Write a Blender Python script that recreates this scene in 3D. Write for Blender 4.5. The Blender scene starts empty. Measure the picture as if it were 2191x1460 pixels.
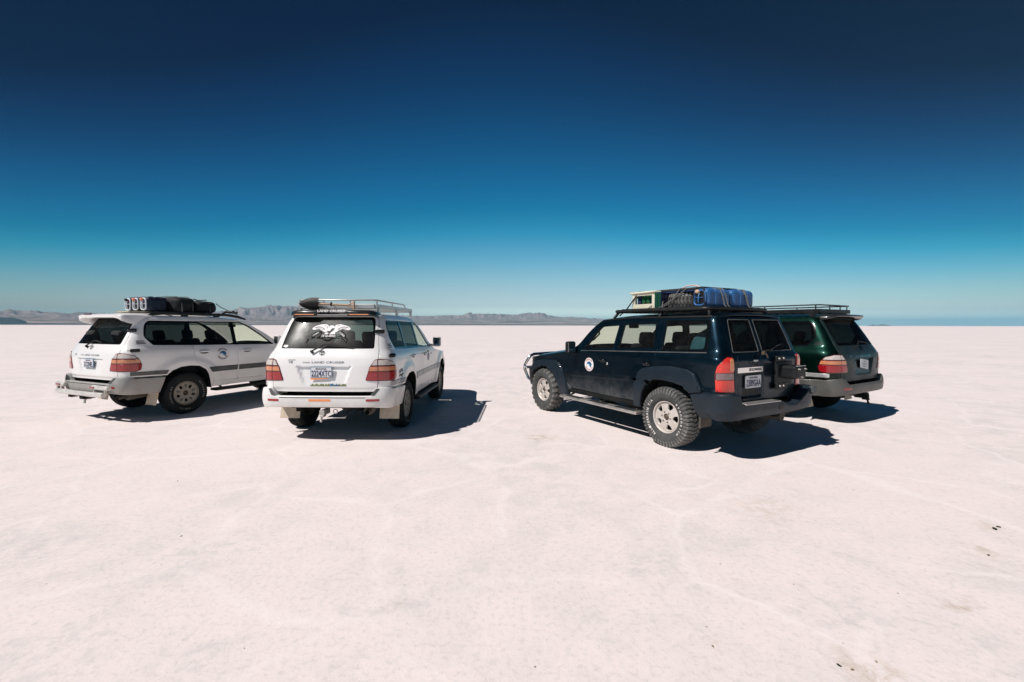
import bpy, bmesh, math, random
import numpy as np
from math import sin, cos, pi, radians, degrees, hypot, atan2, sqrt
from mathutils import Vector, Matrix, Euler
from mathutils.geometry import delaunay_2d_cdt

scene = bpy.context.scene
COL = scene.collection
random.seed(4)
rng = np.random.RandomState(7)

# ------------------------------------------------------------------ camera
cam_d = bpy.data.cameras.new('camera')
cam_d.sensor_fit = 'HORIZONTAL'; cam_d.sensor_width = 36.0
cam_d.lens = 15.485
cam_d.clip_start = 0.05; cam_d.clip_end = 200000.0
cam = bpy.data.objects.new('camera', cam_d); COL.objects.link(cam)
cam.matrix_world = (Matrix.Translation((0, 0, 1.646)) @ Matrix.Rotation(radians(90 - 2.042), 4, 'X')
                    @ Matrix.Rotation(radians(0.08), 4, 'Z'))
scene.camera = cam

# ------------------------------------------------------------------ daylight
SUN_AZ, SUN_EL = radians(-150.0), radians(50.0)      # azimuth counter-clockwise from +X
sd = Vector((cos(SUN_EL) * cos(SUN_AZ), cos(SUN_EL) * sin(SUN_AZ), sin(SUN_EL)))
sun_d = bpy.data.lights.new('sun', 'SUN')
sun_d.energy = 4.75; sun_d.angle = radians(0.53); sun_d.color = (1.0, 0.955, 0.93)
sun = bpy.data.objects.new('sun', sun_d); COL.objects.link(sun)
sun.rotation_euler = sd.to_track_quat('Z', 'Y').to_euler(); sun.location = (-20, -12, 30)

world = bpy.data.worlds.new('World'); scene.world = world; world.use_nodes = True
nt = world.node_tree; nt.nodes.clear()
out = nt.nodes.new('ShaderNodeOutputWorld'); bg = nt.nodes.new('ShaderNodeBackground')
sky = nt.nodes.new('ShaderNodeTexSky'); sky.sky_type = 'NISHITA'; sky.sun_disc = False
sky.sun_elevation = SUN_EL; sky.sun_rotation = radians(90) - SUN_AZ
sky.altitude = 3650; sky.air_density = 1.0; sky.dust_density = 0.3; sky.ozone_density = 2.5
tc = nt.nodes.new('ShaderNodeTexCoord'); sep = nt.nodes.new('ShaderNodeSeparateXYZ')
nt.links.new(tc.outputs['Generated'], sep.inputs[0])
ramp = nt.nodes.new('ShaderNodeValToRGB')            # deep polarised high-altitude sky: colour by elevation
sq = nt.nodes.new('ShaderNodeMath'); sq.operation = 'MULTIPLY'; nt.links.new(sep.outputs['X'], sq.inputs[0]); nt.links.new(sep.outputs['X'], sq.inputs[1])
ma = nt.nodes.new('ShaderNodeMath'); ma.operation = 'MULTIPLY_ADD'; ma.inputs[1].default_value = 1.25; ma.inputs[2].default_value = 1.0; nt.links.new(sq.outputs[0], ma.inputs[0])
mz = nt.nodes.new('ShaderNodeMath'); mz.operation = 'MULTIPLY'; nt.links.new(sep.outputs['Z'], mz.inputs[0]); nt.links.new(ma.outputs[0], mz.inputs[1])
nt.links.new(mz.outputs[0], ramp.inputs[0])            # lens vignette put into the sky: pale band lowered towards both sides
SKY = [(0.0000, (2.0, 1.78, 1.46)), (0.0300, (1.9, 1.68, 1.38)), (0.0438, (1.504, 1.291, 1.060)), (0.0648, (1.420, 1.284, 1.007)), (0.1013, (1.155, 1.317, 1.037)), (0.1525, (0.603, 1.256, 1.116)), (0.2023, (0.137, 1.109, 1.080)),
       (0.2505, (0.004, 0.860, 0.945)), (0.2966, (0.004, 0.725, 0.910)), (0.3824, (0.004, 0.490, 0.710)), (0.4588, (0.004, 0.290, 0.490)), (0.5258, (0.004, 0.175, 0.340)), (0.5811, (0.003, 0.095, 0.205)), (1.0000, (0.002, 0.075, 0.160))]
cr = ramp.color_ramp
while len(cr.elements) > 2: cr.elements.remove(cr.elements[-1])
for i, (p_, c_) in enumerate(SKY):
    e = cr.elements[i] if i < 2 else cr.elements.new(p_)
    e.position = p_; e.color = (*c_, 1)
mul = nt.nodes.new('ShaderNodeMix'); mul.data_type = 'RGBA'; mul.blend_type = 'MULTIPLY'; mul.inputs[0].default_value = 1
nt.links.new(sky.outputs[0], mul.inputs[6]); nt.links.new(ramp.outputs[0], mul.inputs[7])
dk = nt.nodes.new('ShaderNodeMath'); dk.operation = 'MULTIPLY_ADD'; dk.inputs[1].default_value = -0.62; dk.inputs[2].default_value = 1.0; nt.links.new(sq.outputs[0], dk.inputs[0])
mu2 = nt.nodes.new('ShaderNodeVectorMath'); mu2.operation = 'SCALE'                     # sky colour dimmed to both sides, standing in for lens vignette
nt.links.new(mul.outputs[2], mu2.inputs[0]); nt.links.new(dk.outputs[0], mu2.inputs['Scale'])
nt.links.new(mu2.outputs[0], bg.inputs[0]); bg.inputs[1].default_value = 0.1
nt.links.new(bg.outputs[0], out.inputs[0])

vs = scene.view_settings
vs.view_transform = 'Standard'; vs.look = 'None'; vs.exposure = 0.0; vs.gamma = 1.0; vs.use_curve_mapping = False
scene.display_settings.display_device = 'sRGB'
cy = scene.cycles
cy.use_denoising = True; cy.max_bounces = 10; cy.transparent_max_bounces = 24; cy.volume_bounces = 0
cy.glossy_bounces = 5; cy.diffuse_bounces = 4; cy.caustics_reflective = False; cy.caustics_refractive = False

# ------------------------------------------------------------------ materials
def new_mat(name):
    m = bpy.data.materials.new(name); m.use_nodes = True
    return m, m.node_tree, m.node_tree.nodes['Principled BSDF']

def _noise(t, scale, detail=4, rough=0.6, coord='Object'):
    c = t.nodes.new('ShaderNodeTexCoord'); n = t.nodes.new('ShaderNodeTexNoise')
    n.inputs['Scale'].default_value = scale; n.inputs['Detail'].default_value = detail; n.inputs['Roughness'].default_value = rough
    t.links.new(c.outputs[coord], n.inputs['Vector']); return n

def _map(t, sock, a, b, c=0.0, d=1.0):
    m = t.nodes.new('ShaderNodeMapRange'); m.inputs[1].default_value = a; m.inputs[2].default_value = b
    m.inputs[3].default_value = c; m.inputs[4].default_value = d; t.links.new(sock, m.inputs[0]); return m.outputs[0]

def _math(t, op, a, b):
    m = t.nodes.new('ShaderNodeMath'); m.operation = op; m.use_clamp = True
    for i, v in enumerate((a, b)):
        if isinstance(v, (int, float)): m.inputs[i].default_value = v
        else: t.links.new(v, m.inputs[i])
    return m.outputs[0]

def _mix(t, fac, a, b):
    m = t.nodes.new('ShaderNodeMix'); m.data_type = 'RGBA'
    for i, v in ((0, fac), (6, a), (7, b)):
        if isinstance(v, tuple): m.inputs[i].default_value = (*v, 1)
        elif isinstance(v, (int, float)): m.inputs[i].default_value = v
        else: t.links.new(v, m.inputs[i])
    return m.outputs[2]

DUST = (0.50, 0.44, 0.37)
def mat(name, col, rough=0.5, metal=0.0, coat=0.0, spec=0.5, vary=0.12, vscale=9.0, bump=0.0, bscale=60.0,
        dust=0.0, dz=None, dcol=DUST):
    """Plain surface: slight colour variation, optional bump, optional dried salt dust (dz = heights where it fades)."""
    m, t, b = new_mat(name)
    n = _noise(t, vscale)
    f = _map(t, n.outputs[0], 0.3, 0.7)
    lo = tuple(c * (1 - vary) for c in col); hi = tuple(min(1, c * (1 + vary)) for c in col)
    c = _mix(t, f, lo, hi)
    rsock = _map(t, n.outputs[0], 0.3, 0.7, max(0.02, rough - 0.06), min(1, rough + 0.08))
    if dust > 0:
        n2 = _noise(t, 3.2, 8, 0.72); d = _map(t, n2.outputs[0], 0.36, 0.72)
        n3 = _noise(t, 45, 4, 0.7); d = _math(t, 'MULTIPLY', d, _map(t, n3.outputs[0], 0.3, 0.62, 0.55, 1))
        if dz:
            cc = t.nodes.new('ShaderNodeTexCoord'); s = t.nodes.new('ShaderNodeSeparateXYZ')
            t.links.new(cc.outputs['Object'], s.inputs[0])
            g = _map(t, s.outputs[2], dz[0], dz[1], 1, 0)
            d = _math(t, 'MULTIPLY', _math(t, 'ADD', d, _math(t, 'MULTIPLY', g, 0.35)), g)
        d = _math(t, 'MULTIPLY', d, dust)
        c = _mix(t, d, c, dcol)
        mm = t.nodes.new('ShaderNodeMix'); mm.data_type = 'FLOAT'
        t.links.new(d, mm.inputs[0]); t.links.new(rsock, mm.inputs[2]); mm.inputs[3].default_value = 0.85
        rsock = mm.outputs[0]
        if coat: t.links.new(_math(t, 'SUBTRACT', coat, _math(t, 'MULTIPLY', d, 1.4)), b.inputs['Coat Weight'])
    elif coat: b.inputs['Coat Weight'].default_value = coat
    t.links.new(c, b.inputs['Base Color']); t.links.new(rsock, b.inputs['Roughness'])
    b.inputs['Metallic'].default_value = metal; b.inputs['Specular IOR Level'].default_value = spec
    if coat: b.inputs['Coat Roughness'].default_value = 0.06
    if bump > 0:
        nb = _noise(t, bscale, 6, 0.6); bp = t.nodes.new('ShaderNodeBump')
        bp.inputs['Strength'].default_value = bump; bp.inputs['Distance'].default_value = 0.004
        t.links.new(nb.outputs[0], bp.inputs['Height']); t.links.new(bp.outputs[0], b.inputs['Normal'])
    return m

def glass(name, tint, dusty=0.03, film=0.0):
    m = bpy.data.materials.new(name); m.use_nodes = True; t = m.node_tree; t.nodes.clear()
    o = t.nodes.new('ShaderNodeOutputMaterial'); tr = t.nodes.new('ShaderNodeBsdfTransparent'); tr.inputs[0].default_value = (*tint, 1)
    gl = t.nodes.new('ShaderNodeBsdfGlossy'); gl.inputs[0].default_value = (1, 1, 1, 1); gl.inputs['Roughness'].default_value = 0.03
    df = t.nodes.new('ShaderNodeBsdfDiffuse'); df.inputs[0].default_value = (0.6, 0.57, 0.53, 1)
    lw = t.nodes.new('ShaderNodeLayerWeight'); lw.inputs[0].default_value = 0.5      # same reflection from both sides of the pane
    p5 = _math(t, 'POWER', lw.outputs['Facing'], 5.0); fr = _math(t, 'ADD', _math(t, 'MULTIPLY', p5, 0.13), 0.026)
    n = _noise(t, 6, 8, 0.7); f = _map(t, n.outputs[0], 0.35, 0.75, dusty * 0.3, dusty * 1.8)
    m1 = t.nodes.new('ShaderNodeMixShader'); m2 = t.nodes.new('ShaderNodeMixShader')
    t.links.new(f, m1.inputs[0]); t.links.new(tr.outputs[0], m1.inputs[1]); t.links.new(df.outputs[0], m1.inputs[2])
    t.links.new(fr, m2.inputs[0]); t.links.new(m1.outputs[0], m2.inputs[1]); t.links.new(gl.outputs[0], m2.inputs[2])
    if film > 0:                                                    # greasy dust film: broad soft sheen
        g2 = t.nodes.new('ShaderNodeBsdfGlossy'); g2.inputs[0].default_value = (.9, .9, .88, 1); g2.inputs['Roughness'].default_value = 0.30
        m3 = t.nodes.new('ShaderNodeMixShader'); n2 = _noise(t, 2.5, 6, 0.6); t.links.new(_map(t, n2.outputs[0], .3, .7, film * .2, film * 1.6), m3.inputs[0]); t.links.new(m2.outputs[0], m3.inputs[1]); t.links.new(g2.outputs[0], m3.inputs[2])
        t.links.new(m3.outputs[0], o.inputs[0])
    else: t.links.new(m2.outputs[0], o.inputs[0])
    return m

M = {}
M['white_paint'] = mat('white_paint', (0.81, 0.79, 0.77), 0.32, coat=0.6, vary=0.03, vscale=2, dust=0.36, dz=(0.45, 1.0))
M['white_bumper'] = mat('white_bumper', (0.76, 0.745, 0.72), 0.38, coat=0.35, vary=0.05, dust=0.5, dz=(0.40, 0.85))
M['silver_bumper'] = mat('silver_bumper', (0.30, 0.295, 0.28), 0.5, metal=0.1, vary=0.08, dust=0.55, dz=(0.40, 0.85), dcol=(0.46, 0.41, 0.34))
M['navy_paint'] = mat('navy_paint', (0.0022, 0.0135, 0.0245), 0.37, metal=0.75, coat=0.35, spec=0.25, vary=0.1, dust=0.75, dz=(0.45, 0.90), dcol=(0.27, 0.275, 0.27))
M['navy_flare'] = mat('navy_flare', (0.0045, 0.013, 0.022), 0.5, coat=0.12, spec=0.3, vary=0.12, dust=0.15, dz=(0.3, 1.0), dcol=(0.20, 0.21, 0.22))
M['green_paint'] = mat('green_paint', (0.0006, 0.0150, 0.0098), 0.36, metal=0.8, coat=0.35, spec=0.25, vary=0.08, dust=0.2, dz=(0.4, 0.95))
M['green_dusty'] = mat('green_dusty', (0.006, 0.020, 0.021), 0.42, metal=0.2, coat=0.4, spec=0.3, vary=0.12, dust=0.40, dz=(0.6, 1.9), dcol=(0.095, 0.11, 0.11))
M['grey_bumper'] = mat('grey_bumper', (0.105, 0.104, 0.096), 0.45, metal=0.25, coat=0.2, vary=0.1, dust=0.40, dz=(0.4, 0.85), dcol=(0.24, 0.22, 0.185))
M['dark_strip'] = mat('dark_strip', (0.042, 0.048, 0.050), 0.55, vary=0.12, dust=0.18)
M['silver_strip'] = mat('silver_strip', (0.42, 0.42, 0.41), 0.4, metal=0.3, vary=0.06, dust=0.2)
M['bright_strip'] = mat('bright_strip', (0.62, 0.62, 0.60), 0.3, metal=0.6, vary=0.06)
M['black_plastic'] = mat('black_plastic', (0.006, 0.008, 0.009), 0.5, spec=0.3, vary=0.2, dust=0.03)
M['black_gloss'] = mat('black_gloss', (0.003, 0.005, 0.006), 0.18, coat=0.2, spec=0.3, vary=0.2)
M['spoiler_black'] = mat('spoiler_black', (0.010, 0.012, 0.012), 0.30, coat=0.45, vary=0.2, dust=0.05)
M['rubber'] = mat('rubber', (0.014, 0.015, 0.016), 0.7, vary=0.2)
M['tyre'] = mat('tyre', (0.007, 0.010, 0.011), 0.82, spec=0.25, vary=0.25, vscale=14, bump=0.25, dust=0.08, dcol=(0.24, 0.22, 0.19))
M['tyre_groove'] = mat('tyre_groove', (0.016, 0.018, 0.018), 0.9, vary=0.3, vscale=14, dust=0.12, dcol=(0.2, 0.19, 0.17))
M['tyre_wall'] = mat('tyre_wall', (0.030, 0.034, 0.034), 0.85, vary=0.2, vscale=14, bump=0.2, dust=0.28, dcol=(0.26, 0.25, 0.23))
M['tyre_salty'] = mat('tyre_salty', (0.050, 0.052, 0.050), 0.88, vary=0.3, vscale=14, bump=0.3, dust=0.62, dcol=(0.36, 0.34, 0.31))
M['underside'] = mat('underside', (0.006, 0.007, 0.007), 0.9, spec=0.2, vary=0.3, dust=0.04, dcol=(0.2, 0.16, 0.12))
M['axle_mud'] = mat('axle_mud', (0.05, 0.045, 0.04), 0.8, vary=0.3, dust=0.5, dcol=(0.30, 0.24, 0.17))
M['interior'] = mat('interior', (0.009, 0.010, 0.011), 0.8, vary=0.25)
M['seat_fabric'] = mat('seat_fabric', (0.012, 0.013, 0.014), 0.9, vary=0.25, vscale=20)
M['tube_bright'] = mat('tube_bright', (0.66, 0.64, 0.60), 0.3, metal=0.25, coat=0.4, vary=0.06, dust=0.25)
M['chrome'] = mat('chrome', (0.75, 0.75, 0.74), 0.16, metal=1.0, vary=0.05)
M['steel'] = mat('steel', (0.52, 0.50, 0.47), 0.38, metal=0.8, vary=0.12, dust=0.3)
M['rack_silver'] = mat('rack_silver', (0.50, 0.50, 0.48), 0.42, metal=0.7, vary=0.1, dust=0.2)
M['rack_black'] = mat('rack_black', (0.005, 0.007, 0.008), 0.42, spec=0.3, vary=0.2, dust=0.05)
M['alloy_light'] = mat('alloy_light', (0.62, 0.575, 0.53), 0.45, metal=0.35, vary=0.08, vscale=20, dust=0.35, dcol=(0.55, 0.46, 0.36))
M['alloy_brown'] = mat('alloy_brown', (0.27, 0.245, 0.205), 0.42, metal=0.5, vary=0.25, vscale=25, dust=0.35, dcol=(0.20, 0.16, 0.11))
M['pocket'] = mat('pocket', (0.09, 0.10, 0.10), 0.5, metal=0.4, vary=0.2)
M['hub_rust'] = mat('hub_rust', (0.10, 0.075, 0.05), 0.7, metal=0.3, vary=0.3, vscale=30)
M['white_letter'] = mat('white_letter', (0.72, 0.69, 0.66), 0.6, vary=0.1)
M['dull_letter'] = mat('dull_letter', (0.34, 0.31, 0.27), 0.7, vary=0.35, vscale=25)
M['lens_red'] = mat('lens_red', (0.31, 0.005, 0.010), 0.22, coat=0.8, vary=0.18, vscale=30)
M['lens_bright'] = mat('lens_bright', (0.75, 0.035, 0.02), 0.22, coat=0.8, vary=0.12, vscale=30)
M['lens_orange'] = mat('lens_orange', (0.60, 0.22, 0.10), 0.22, coat=0.8, vary=0.15, vscale=30)
M['lens_clear'] = mat('lens_clear', (0.60, 0.53, 0.48), 0.2, coat=0.8, vary=0.12, vscale=30)
M['lens_smoke'] = mat('lens_smoke', (0.22, 0.15, 0.15), 0.25, coat=0.8, vary=0.12, vscale=30)
M['lamp_case'] = mat('lamp_case', (0.10, 0.006, 0.008), 0.25, coat=0.7, vary=0.1)
M['orange_tape'] = mat('orange_tape', (0.85, 0.30, 0.12), 0.5, vary=0.06)
M['decal_white'] = mat('decal_white', (0.76, 0.73, 0.72), 0.55, vary=0.03)
M['plate_white'] = mat('plate_white', (0.66, 0.66, 0.68), 0.45, vary=0.05)
M['plate_blue'] = mat('plate_blue', (0.10, 0.19, 0.27), 0.45, vary=0.1)
M['plate_ink'] = mat('plate_ink', (0.012, 0.024, 0.10), 0.5, vary=0.1)
M['worn_ink'] = mat('worn_ink', (0.34, 0.36, 0.39), 0.6, vary=0.3, vscale=60)
M['ink_black'] = mat('ink_black', (0.012, 0.013, 0.02), 0.5, vary=0.1)
M['badge_grey'] = mat('badge_grey', (0.20, 0.20, 0.20), 0.3, metal=0.7, vary=0.1)
M['logo_blue'] = mat('logo_blue', (0.015, 0.13, 0.27), 0.4, vary=0.3, vscale=30)
M['logo_navy'] = mat('logo_navy', (0.006, 0.03, 0.10), 0.4, vary=0.2)
M['logo_pale'] = mat('logo_pale', (0.35, 0.55, 0.66), 0.4, vary=0.1)
M['logo_red'] = mat('logo_red', (0.45, 0.15, 0.17), 0.5, vary=0.1)
M['logo_maroon'] = mat('logo_maroon', (0.10, 0.02, 0.05), 0.5, vary=0.1)
M['sticker_mix'] = mat('sticker_mix', (0.20, 0.22, 0.10), 0.5, vary=0.5, vscale=40)
M['flap_mud'] = mat('flap_mud', (0.62, 0.52, 0.40), 0.85, vary=0.15, vscale=12, dust=0.5, dcol=(0.30, 0.25, 0.19))
M['glass_clear'] = glass('glass_clear', (0.83, 0.89, 0.80), 0.012)
M['glass_tint'] = glass('glass_tint', (0.30, 0.33, 0.31), 0.010)
M['glass_half'] = glass('glass_half', (0.55, 0.62, 0.58), 0.010)
M['glass_dark'] = glass('glass_dark', (0.065, 0.10, 0.105), 0.005)
M['glass_dusty'] = glass('glass_dusty', (0.14, 0.215, 0.215), 0.012, 0.020)
M['glass_rear'] = glass('glass_rear', (0.13, 0.20, 0.205), 0.008)
M['can_blue'] = mat('can_blue', (0.006, 0.105, 0.30), 0.42, coat=0.15, vary=0.2, vscale=8, dust=0.28, dcol=(0.30, 0.34, 0.40))
M['can_pale'] = mat('can_pale', (0.62, 0.66, 0.72), 0.5, vary=0.08, dust=0.3)  # faded dusty rim, also whitened for the sunlight on it
M['can_shaded'] = mat('can_shaded', (0.002, 0.012, 0.036), 0.5, spec=0.3, vary=0.2, dust=0.06)  # blue plastic darkened, shade on the cans' long sides put into the colour
M['cap_orange'] = mat('cap_orange', (0.72, 0.22, 0.12), 0.5, vary=0.1)
M['cap_cream'] = mat('cap_cream', (0.55, 0.38, 0.25), 0.6, vary=0.1)
M['crate_cream'] = mat('crate_cream', (0.66, 0.64, 0.50), 0.5, vary=0.06, dust=0.2)
M['bottle_green'] = mat('bottle_green', (0.003, 0.075, 0.018), 0.25, coat=0.5, vary=0.15)
M['bottle_navy'] = mat('bottle_navy', (0.004, 0.012, 0.06), 0.25, coat=0.5, vary=0.15)
M['tarp'] = mat('tarp', (0.003, 0.006, 0.008), 0.65, spec=0.25, vary=0.3, vscale=7, bump=1.0, bscale=11, dust=0.05)
M['board_dark'] = mat('board_dark', (0.010, 0.013, 0.016), 0.5, vary=0.2, dust=0.1)
M['board_blue'] = mat('board_blue', (0.02, 0.05, 0.16), 0.5, vary=0.1)
M['plank'] = mat('plank', (0.42, 0.36, 0.26), 0.75, vary=0.2, vscale=12)
M['strap_grey'] = mat('strap_grey', (0.13, 0.13, 0.12), 0.85, vary=0.25, vscale=40)
M['strap_dark'] = mat('strap_dark', (0.010, 0.011, 0.012), 0.8, vary=0.2)
M['hose_pink'] = mat('hose_pink', (0.75, 0.50, 0.47), 0.5, vary=0.08)
M['wood'] = mat('wood', (0.50, 0.34, 0.22), 0.65, vary=0.2, vscale=18)
M['shovel_iron'] = mat('shovel_iron', (0.011, 0.009, 0.009), 0.55, metal=0.5, vary=0.5, vscale=10)
M['bag_blue'] = mat('bag_blue', (0.05, 0.14, 0.18), 0.85, vary=0.3, vscale=7, bump=0.6, bscale=18)
M['bag_dark'] = mat('bag_dark', (0.018, 0.022, 0.026), 0.85, vary=0.3, vscale=7, bump=0.6, bscale=18)
M['bag_pale'] = mat('bag_pale', (0.30, 0.36, 0.34), 0.85, vary=0.2, vscale=7, bump=0.5, bscale=18)
M['clod'] = mat('clod', (0.030, 0.028, 0.024), 0.9, vary=0.4, vscale=60)
M['clod_tan'] = mat('clod_tan', (0.22, 0.17, 0.10), 0.9, vary=0.4, vscale=60)

# ------------------------------------------------------------------ mesh helpers
def mk(name, verts, faces, material, parent=None, smooth=True, normals=None, mats=None, fmat=None):
    me = bpy.data.meshes.new(name)
    me.from_pydata([tuple(map(float, v)) for v in verts], [], faces)
    me.materials.append(material)
    for m_ in (mats or []): me.materials.append(m_)
    if fmat is not None: me.polygons.foreach_set('material_index', fmat)
    me.polygons.foreach_set('use_smooth', [smooth] * len(me.polygons))
    me.update()
    if normals is not None: me.normals_split_custom_set_from_vertices([tuple(map(float, n)) for n in normals])
    o = bpy.data.objects.new(name, me); COL.objects.link(o)
    if parent is not None: o.parent = parent
    return o

def empty(name, parent=None, loc=(0, 0, 0), rz=0.0):
    o = bpy.data.objects.new(name, None); o.empty_display_size = 0.2; COL.objects.link(o)
    o.location = loc; o.rotation_euler = (0, 0, rz)
    if parent is not None: o.parent = parent
    return o

def tag(o, label, cat, group=None):
    o['label'] = label; o['category'] = cat
    if group: o['group'] = group
    return o

class MB:
    """Collects shapes, then links them as one mesh object."""
    def __init__(s): s.v = []; s.f = []; s.sm = []
    def add(s, verts, faces, smooth=False, mtx=None):
        n = len(s.v)
        for v in verts:
            v = Vector(v)
            s.v.append(mtx @ v if mtx is not None else v)
        for f in faces: s.f.append([n + i for i in f]); s.sm.append(smooth)
        return s
    def box(s, c, size, rot=None, bev=0.006, seg=2, mtx=None):
        bm = bmesh.new(); bmesh.ops.create_cube(bm, size=1)
        for v in bm.verts: v.co = Vector((v.co.x * size[0], v.co.y * size[1], v.co.z * size[2]))
        b = min(bev, min(size) * 0.45)
        if b > 0: bmesh.ops.bevel(bm, geom=bm.edges[:], offset=b, segments=seg, profile=0.5, affect='EDGES')
        bm.verts.index_update()
        m = Matrix.Translation(c) @ (Euler(rot).to_matrix().to_4x4() if rot else Matrix.Identity(4))
        if mtx is not None: m = mtx @ m
        s.add([v.co.copy() for v in bm.verts], [[v.index for v in f.verts] for f in bm.faces], False, m); bm.free(); return s
    def tube(s, pts, r, n=8, closed=False, mtx=None, cap=True):
        pts = [Vector(p) for p in pts]; N = len(pts); rings = []
        rr = r if isinstance(r, (list, tuple)) else [r] * N
        up = None; vs_ = []
        for i, p in enumerate(pts):
            a = pts[(i - 1) % N] if (closed or i > 0) else p; b = pts[(i + 1) % N] if (closed or i < N - 1) else p
            d = (b - a).normalized()
            if up is None: up = d.orthogonal().normalized()
            up = (up - d * up.dot(d)); up = up.normalized() if up.length > 1e-6 else d.orthogonal().normalized()
            q = d.cross(up)
            for k in range(n):
                t = 2 * pi * k / n; vs_.append(p + (up * cos(t) + q * sin(t)) * rr[i])
        fs = []
        for i in range(N if closed else N - 1):
            j = (i + 1) % N
            for k in range(n): fs.append([i * n + k, i * n + (k + 1) % n, j * n + (k + 1) % n, j * n + k])
        s.add(vs_, fs, True, mtx)
        if cap and not closed:
            s.add(vs_[:n], [list(range(n))[::-1]], False, mtx); s.add(vs_[-n:], [list(range(n))], False, mtx)
        return s
    def lathe(s, prof, n=32, mtx=None, smooth=True):
        """prof: list of (radius, y) round the local Y axis; outward faces when y falls along the list."""
        P = len(prof); vs_ = []
        for k in range(n):
            t = 2 * pi * k / n
            for r, y in prof: vs_.append((r * cos(t), y, r * sin(t)))
        fs = []
        for k in range(n):
            j = (k + 1) % n
            for i in range(P - 1): fs.append([k * P + i, k * P + i + 1, j * P + i + 1, j * P + i])
        return s.add(vs_, fs, smooth, mtx)
    def prism(s, poly, y0, y1, axis='y', mtx=None):
        """poly in the (x,z) plane pushed along y (or (y,z) along x, or (x,y) along z)."""
        f = {'y': lambda a, b, t: (a, t, b), 'x': lambda a, b, t: (t, a, b), 'z': lambda a, b, t: (a, b, t)}[axis]
        n = len(poly); vs_ = [f(a, b, y0) for a, b in poly] + [f(a, b, y1) for a, b in poly]
        fs = [list(range(n))[::-1], list(range(n, 2 * n))] + [[i, (i + 1) % n, n + (i + 1) % n, n + i] for i in range(n)]
        return s.add(vs_, fs, False, mtx)
    def build(s, name, material, parent=None, fix=True):
        me = bpy.data.meshes.new(name); me.from_pydata([tuple(v) for v in s.v], [], s.f); me.materials.append(material)
        me.polygons.foreach_set('use_smooth', s.sm)
        if fix:
            bm = bmesh.new(); bm.from_mesh(me); bmesh.ops.recalc_face_normals(bm, faces=bm.faces[:]); bm.to_mesh(me); bm.free()
        me.update(); o = bpy.data.objects.new(name, me); COL.objects.link(o)
        if parent is not None: o.parent = parent
        return o

def pchip(xs, ys):
    xs = np.array(xs, float); ys = np.array(ys, float); h = np.diff(xs); d = np.diff(ys) / h
    m = np.zeros_like(xs); m[0] = d[0]; m[-1] = d[-1]
    for i in range(1, len(xs) - 1):
        m[i] = 0 if d[i - 1] * d[i] <= 0 else 2 * d[i - 1] * d[i] / (d[i - 1] + d[i])
    def f(x):
        x = np.clip(np.asarray(x, float), xs[0], xs[-1]); i = np.clip(np.searchsorted(xs, x) - 1, 0, len(h) - 1)
        t = (x - xs[i]) / h[i]; t2 = t * t; t3 = t2 * t
        return (2*t3 - 3*t2 + 1) * ys[i] + (t3 - 2*t2 + t) * h[i] * m[i] + (-2*t3 + 3*t2) * ys[i+1] + (t3 - t2) * h[i] * m[i+1]
    return f

def sstep(a, b, x):
    t = np.clip((np.asarray(x, float) - a) / (b - a), 0, 1); return t * t * (3 - 2 * t)

# ------------------------------------------------------------------ surfaces that panels are cut from
class Surf:
    """A surface given by pos(s,z) arrays -> (n,3).  Outside = dP/dz x dP/ds."""
    def __init__(s, fn): s.fn = fn
    def base(s, a, z): return s.fn(np.asarray(a, float), np.asarray(z, float))
    def nrm0(s, a, z, fn=None, h=1.5e-3):
        fn = fn or s.base; a = np.asarray(a, float); z = np.asarray(z, float)
        ds = fn(a + h, z) - fn(a - h, z); dz = fn(a, z + h) - fn(a, z - h)
        n = np.cross(dz, ds); l = np.linalg.norm(n, axis=1, keepdims=True); return n / np.maximum(l, 1e-12)
    def at(s, a, z, off=0.0):
        a = np.atleast_1d(np.asarray(a, float)); z = np.atleast_1d(np.asarray(z, float))
        o = off(a, z) if callable(off) else np.full(a.shape, float(off))
        return s.base(a, z) + s.nrm0(a, z) * o[:, None]
    def nrm(s, a, z, off=0.0):
        if not callable(off): return s.nrm0(a, z)
        return s.nrm0(a, z, lambda p, q: s.at(p, q, off))

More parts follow.
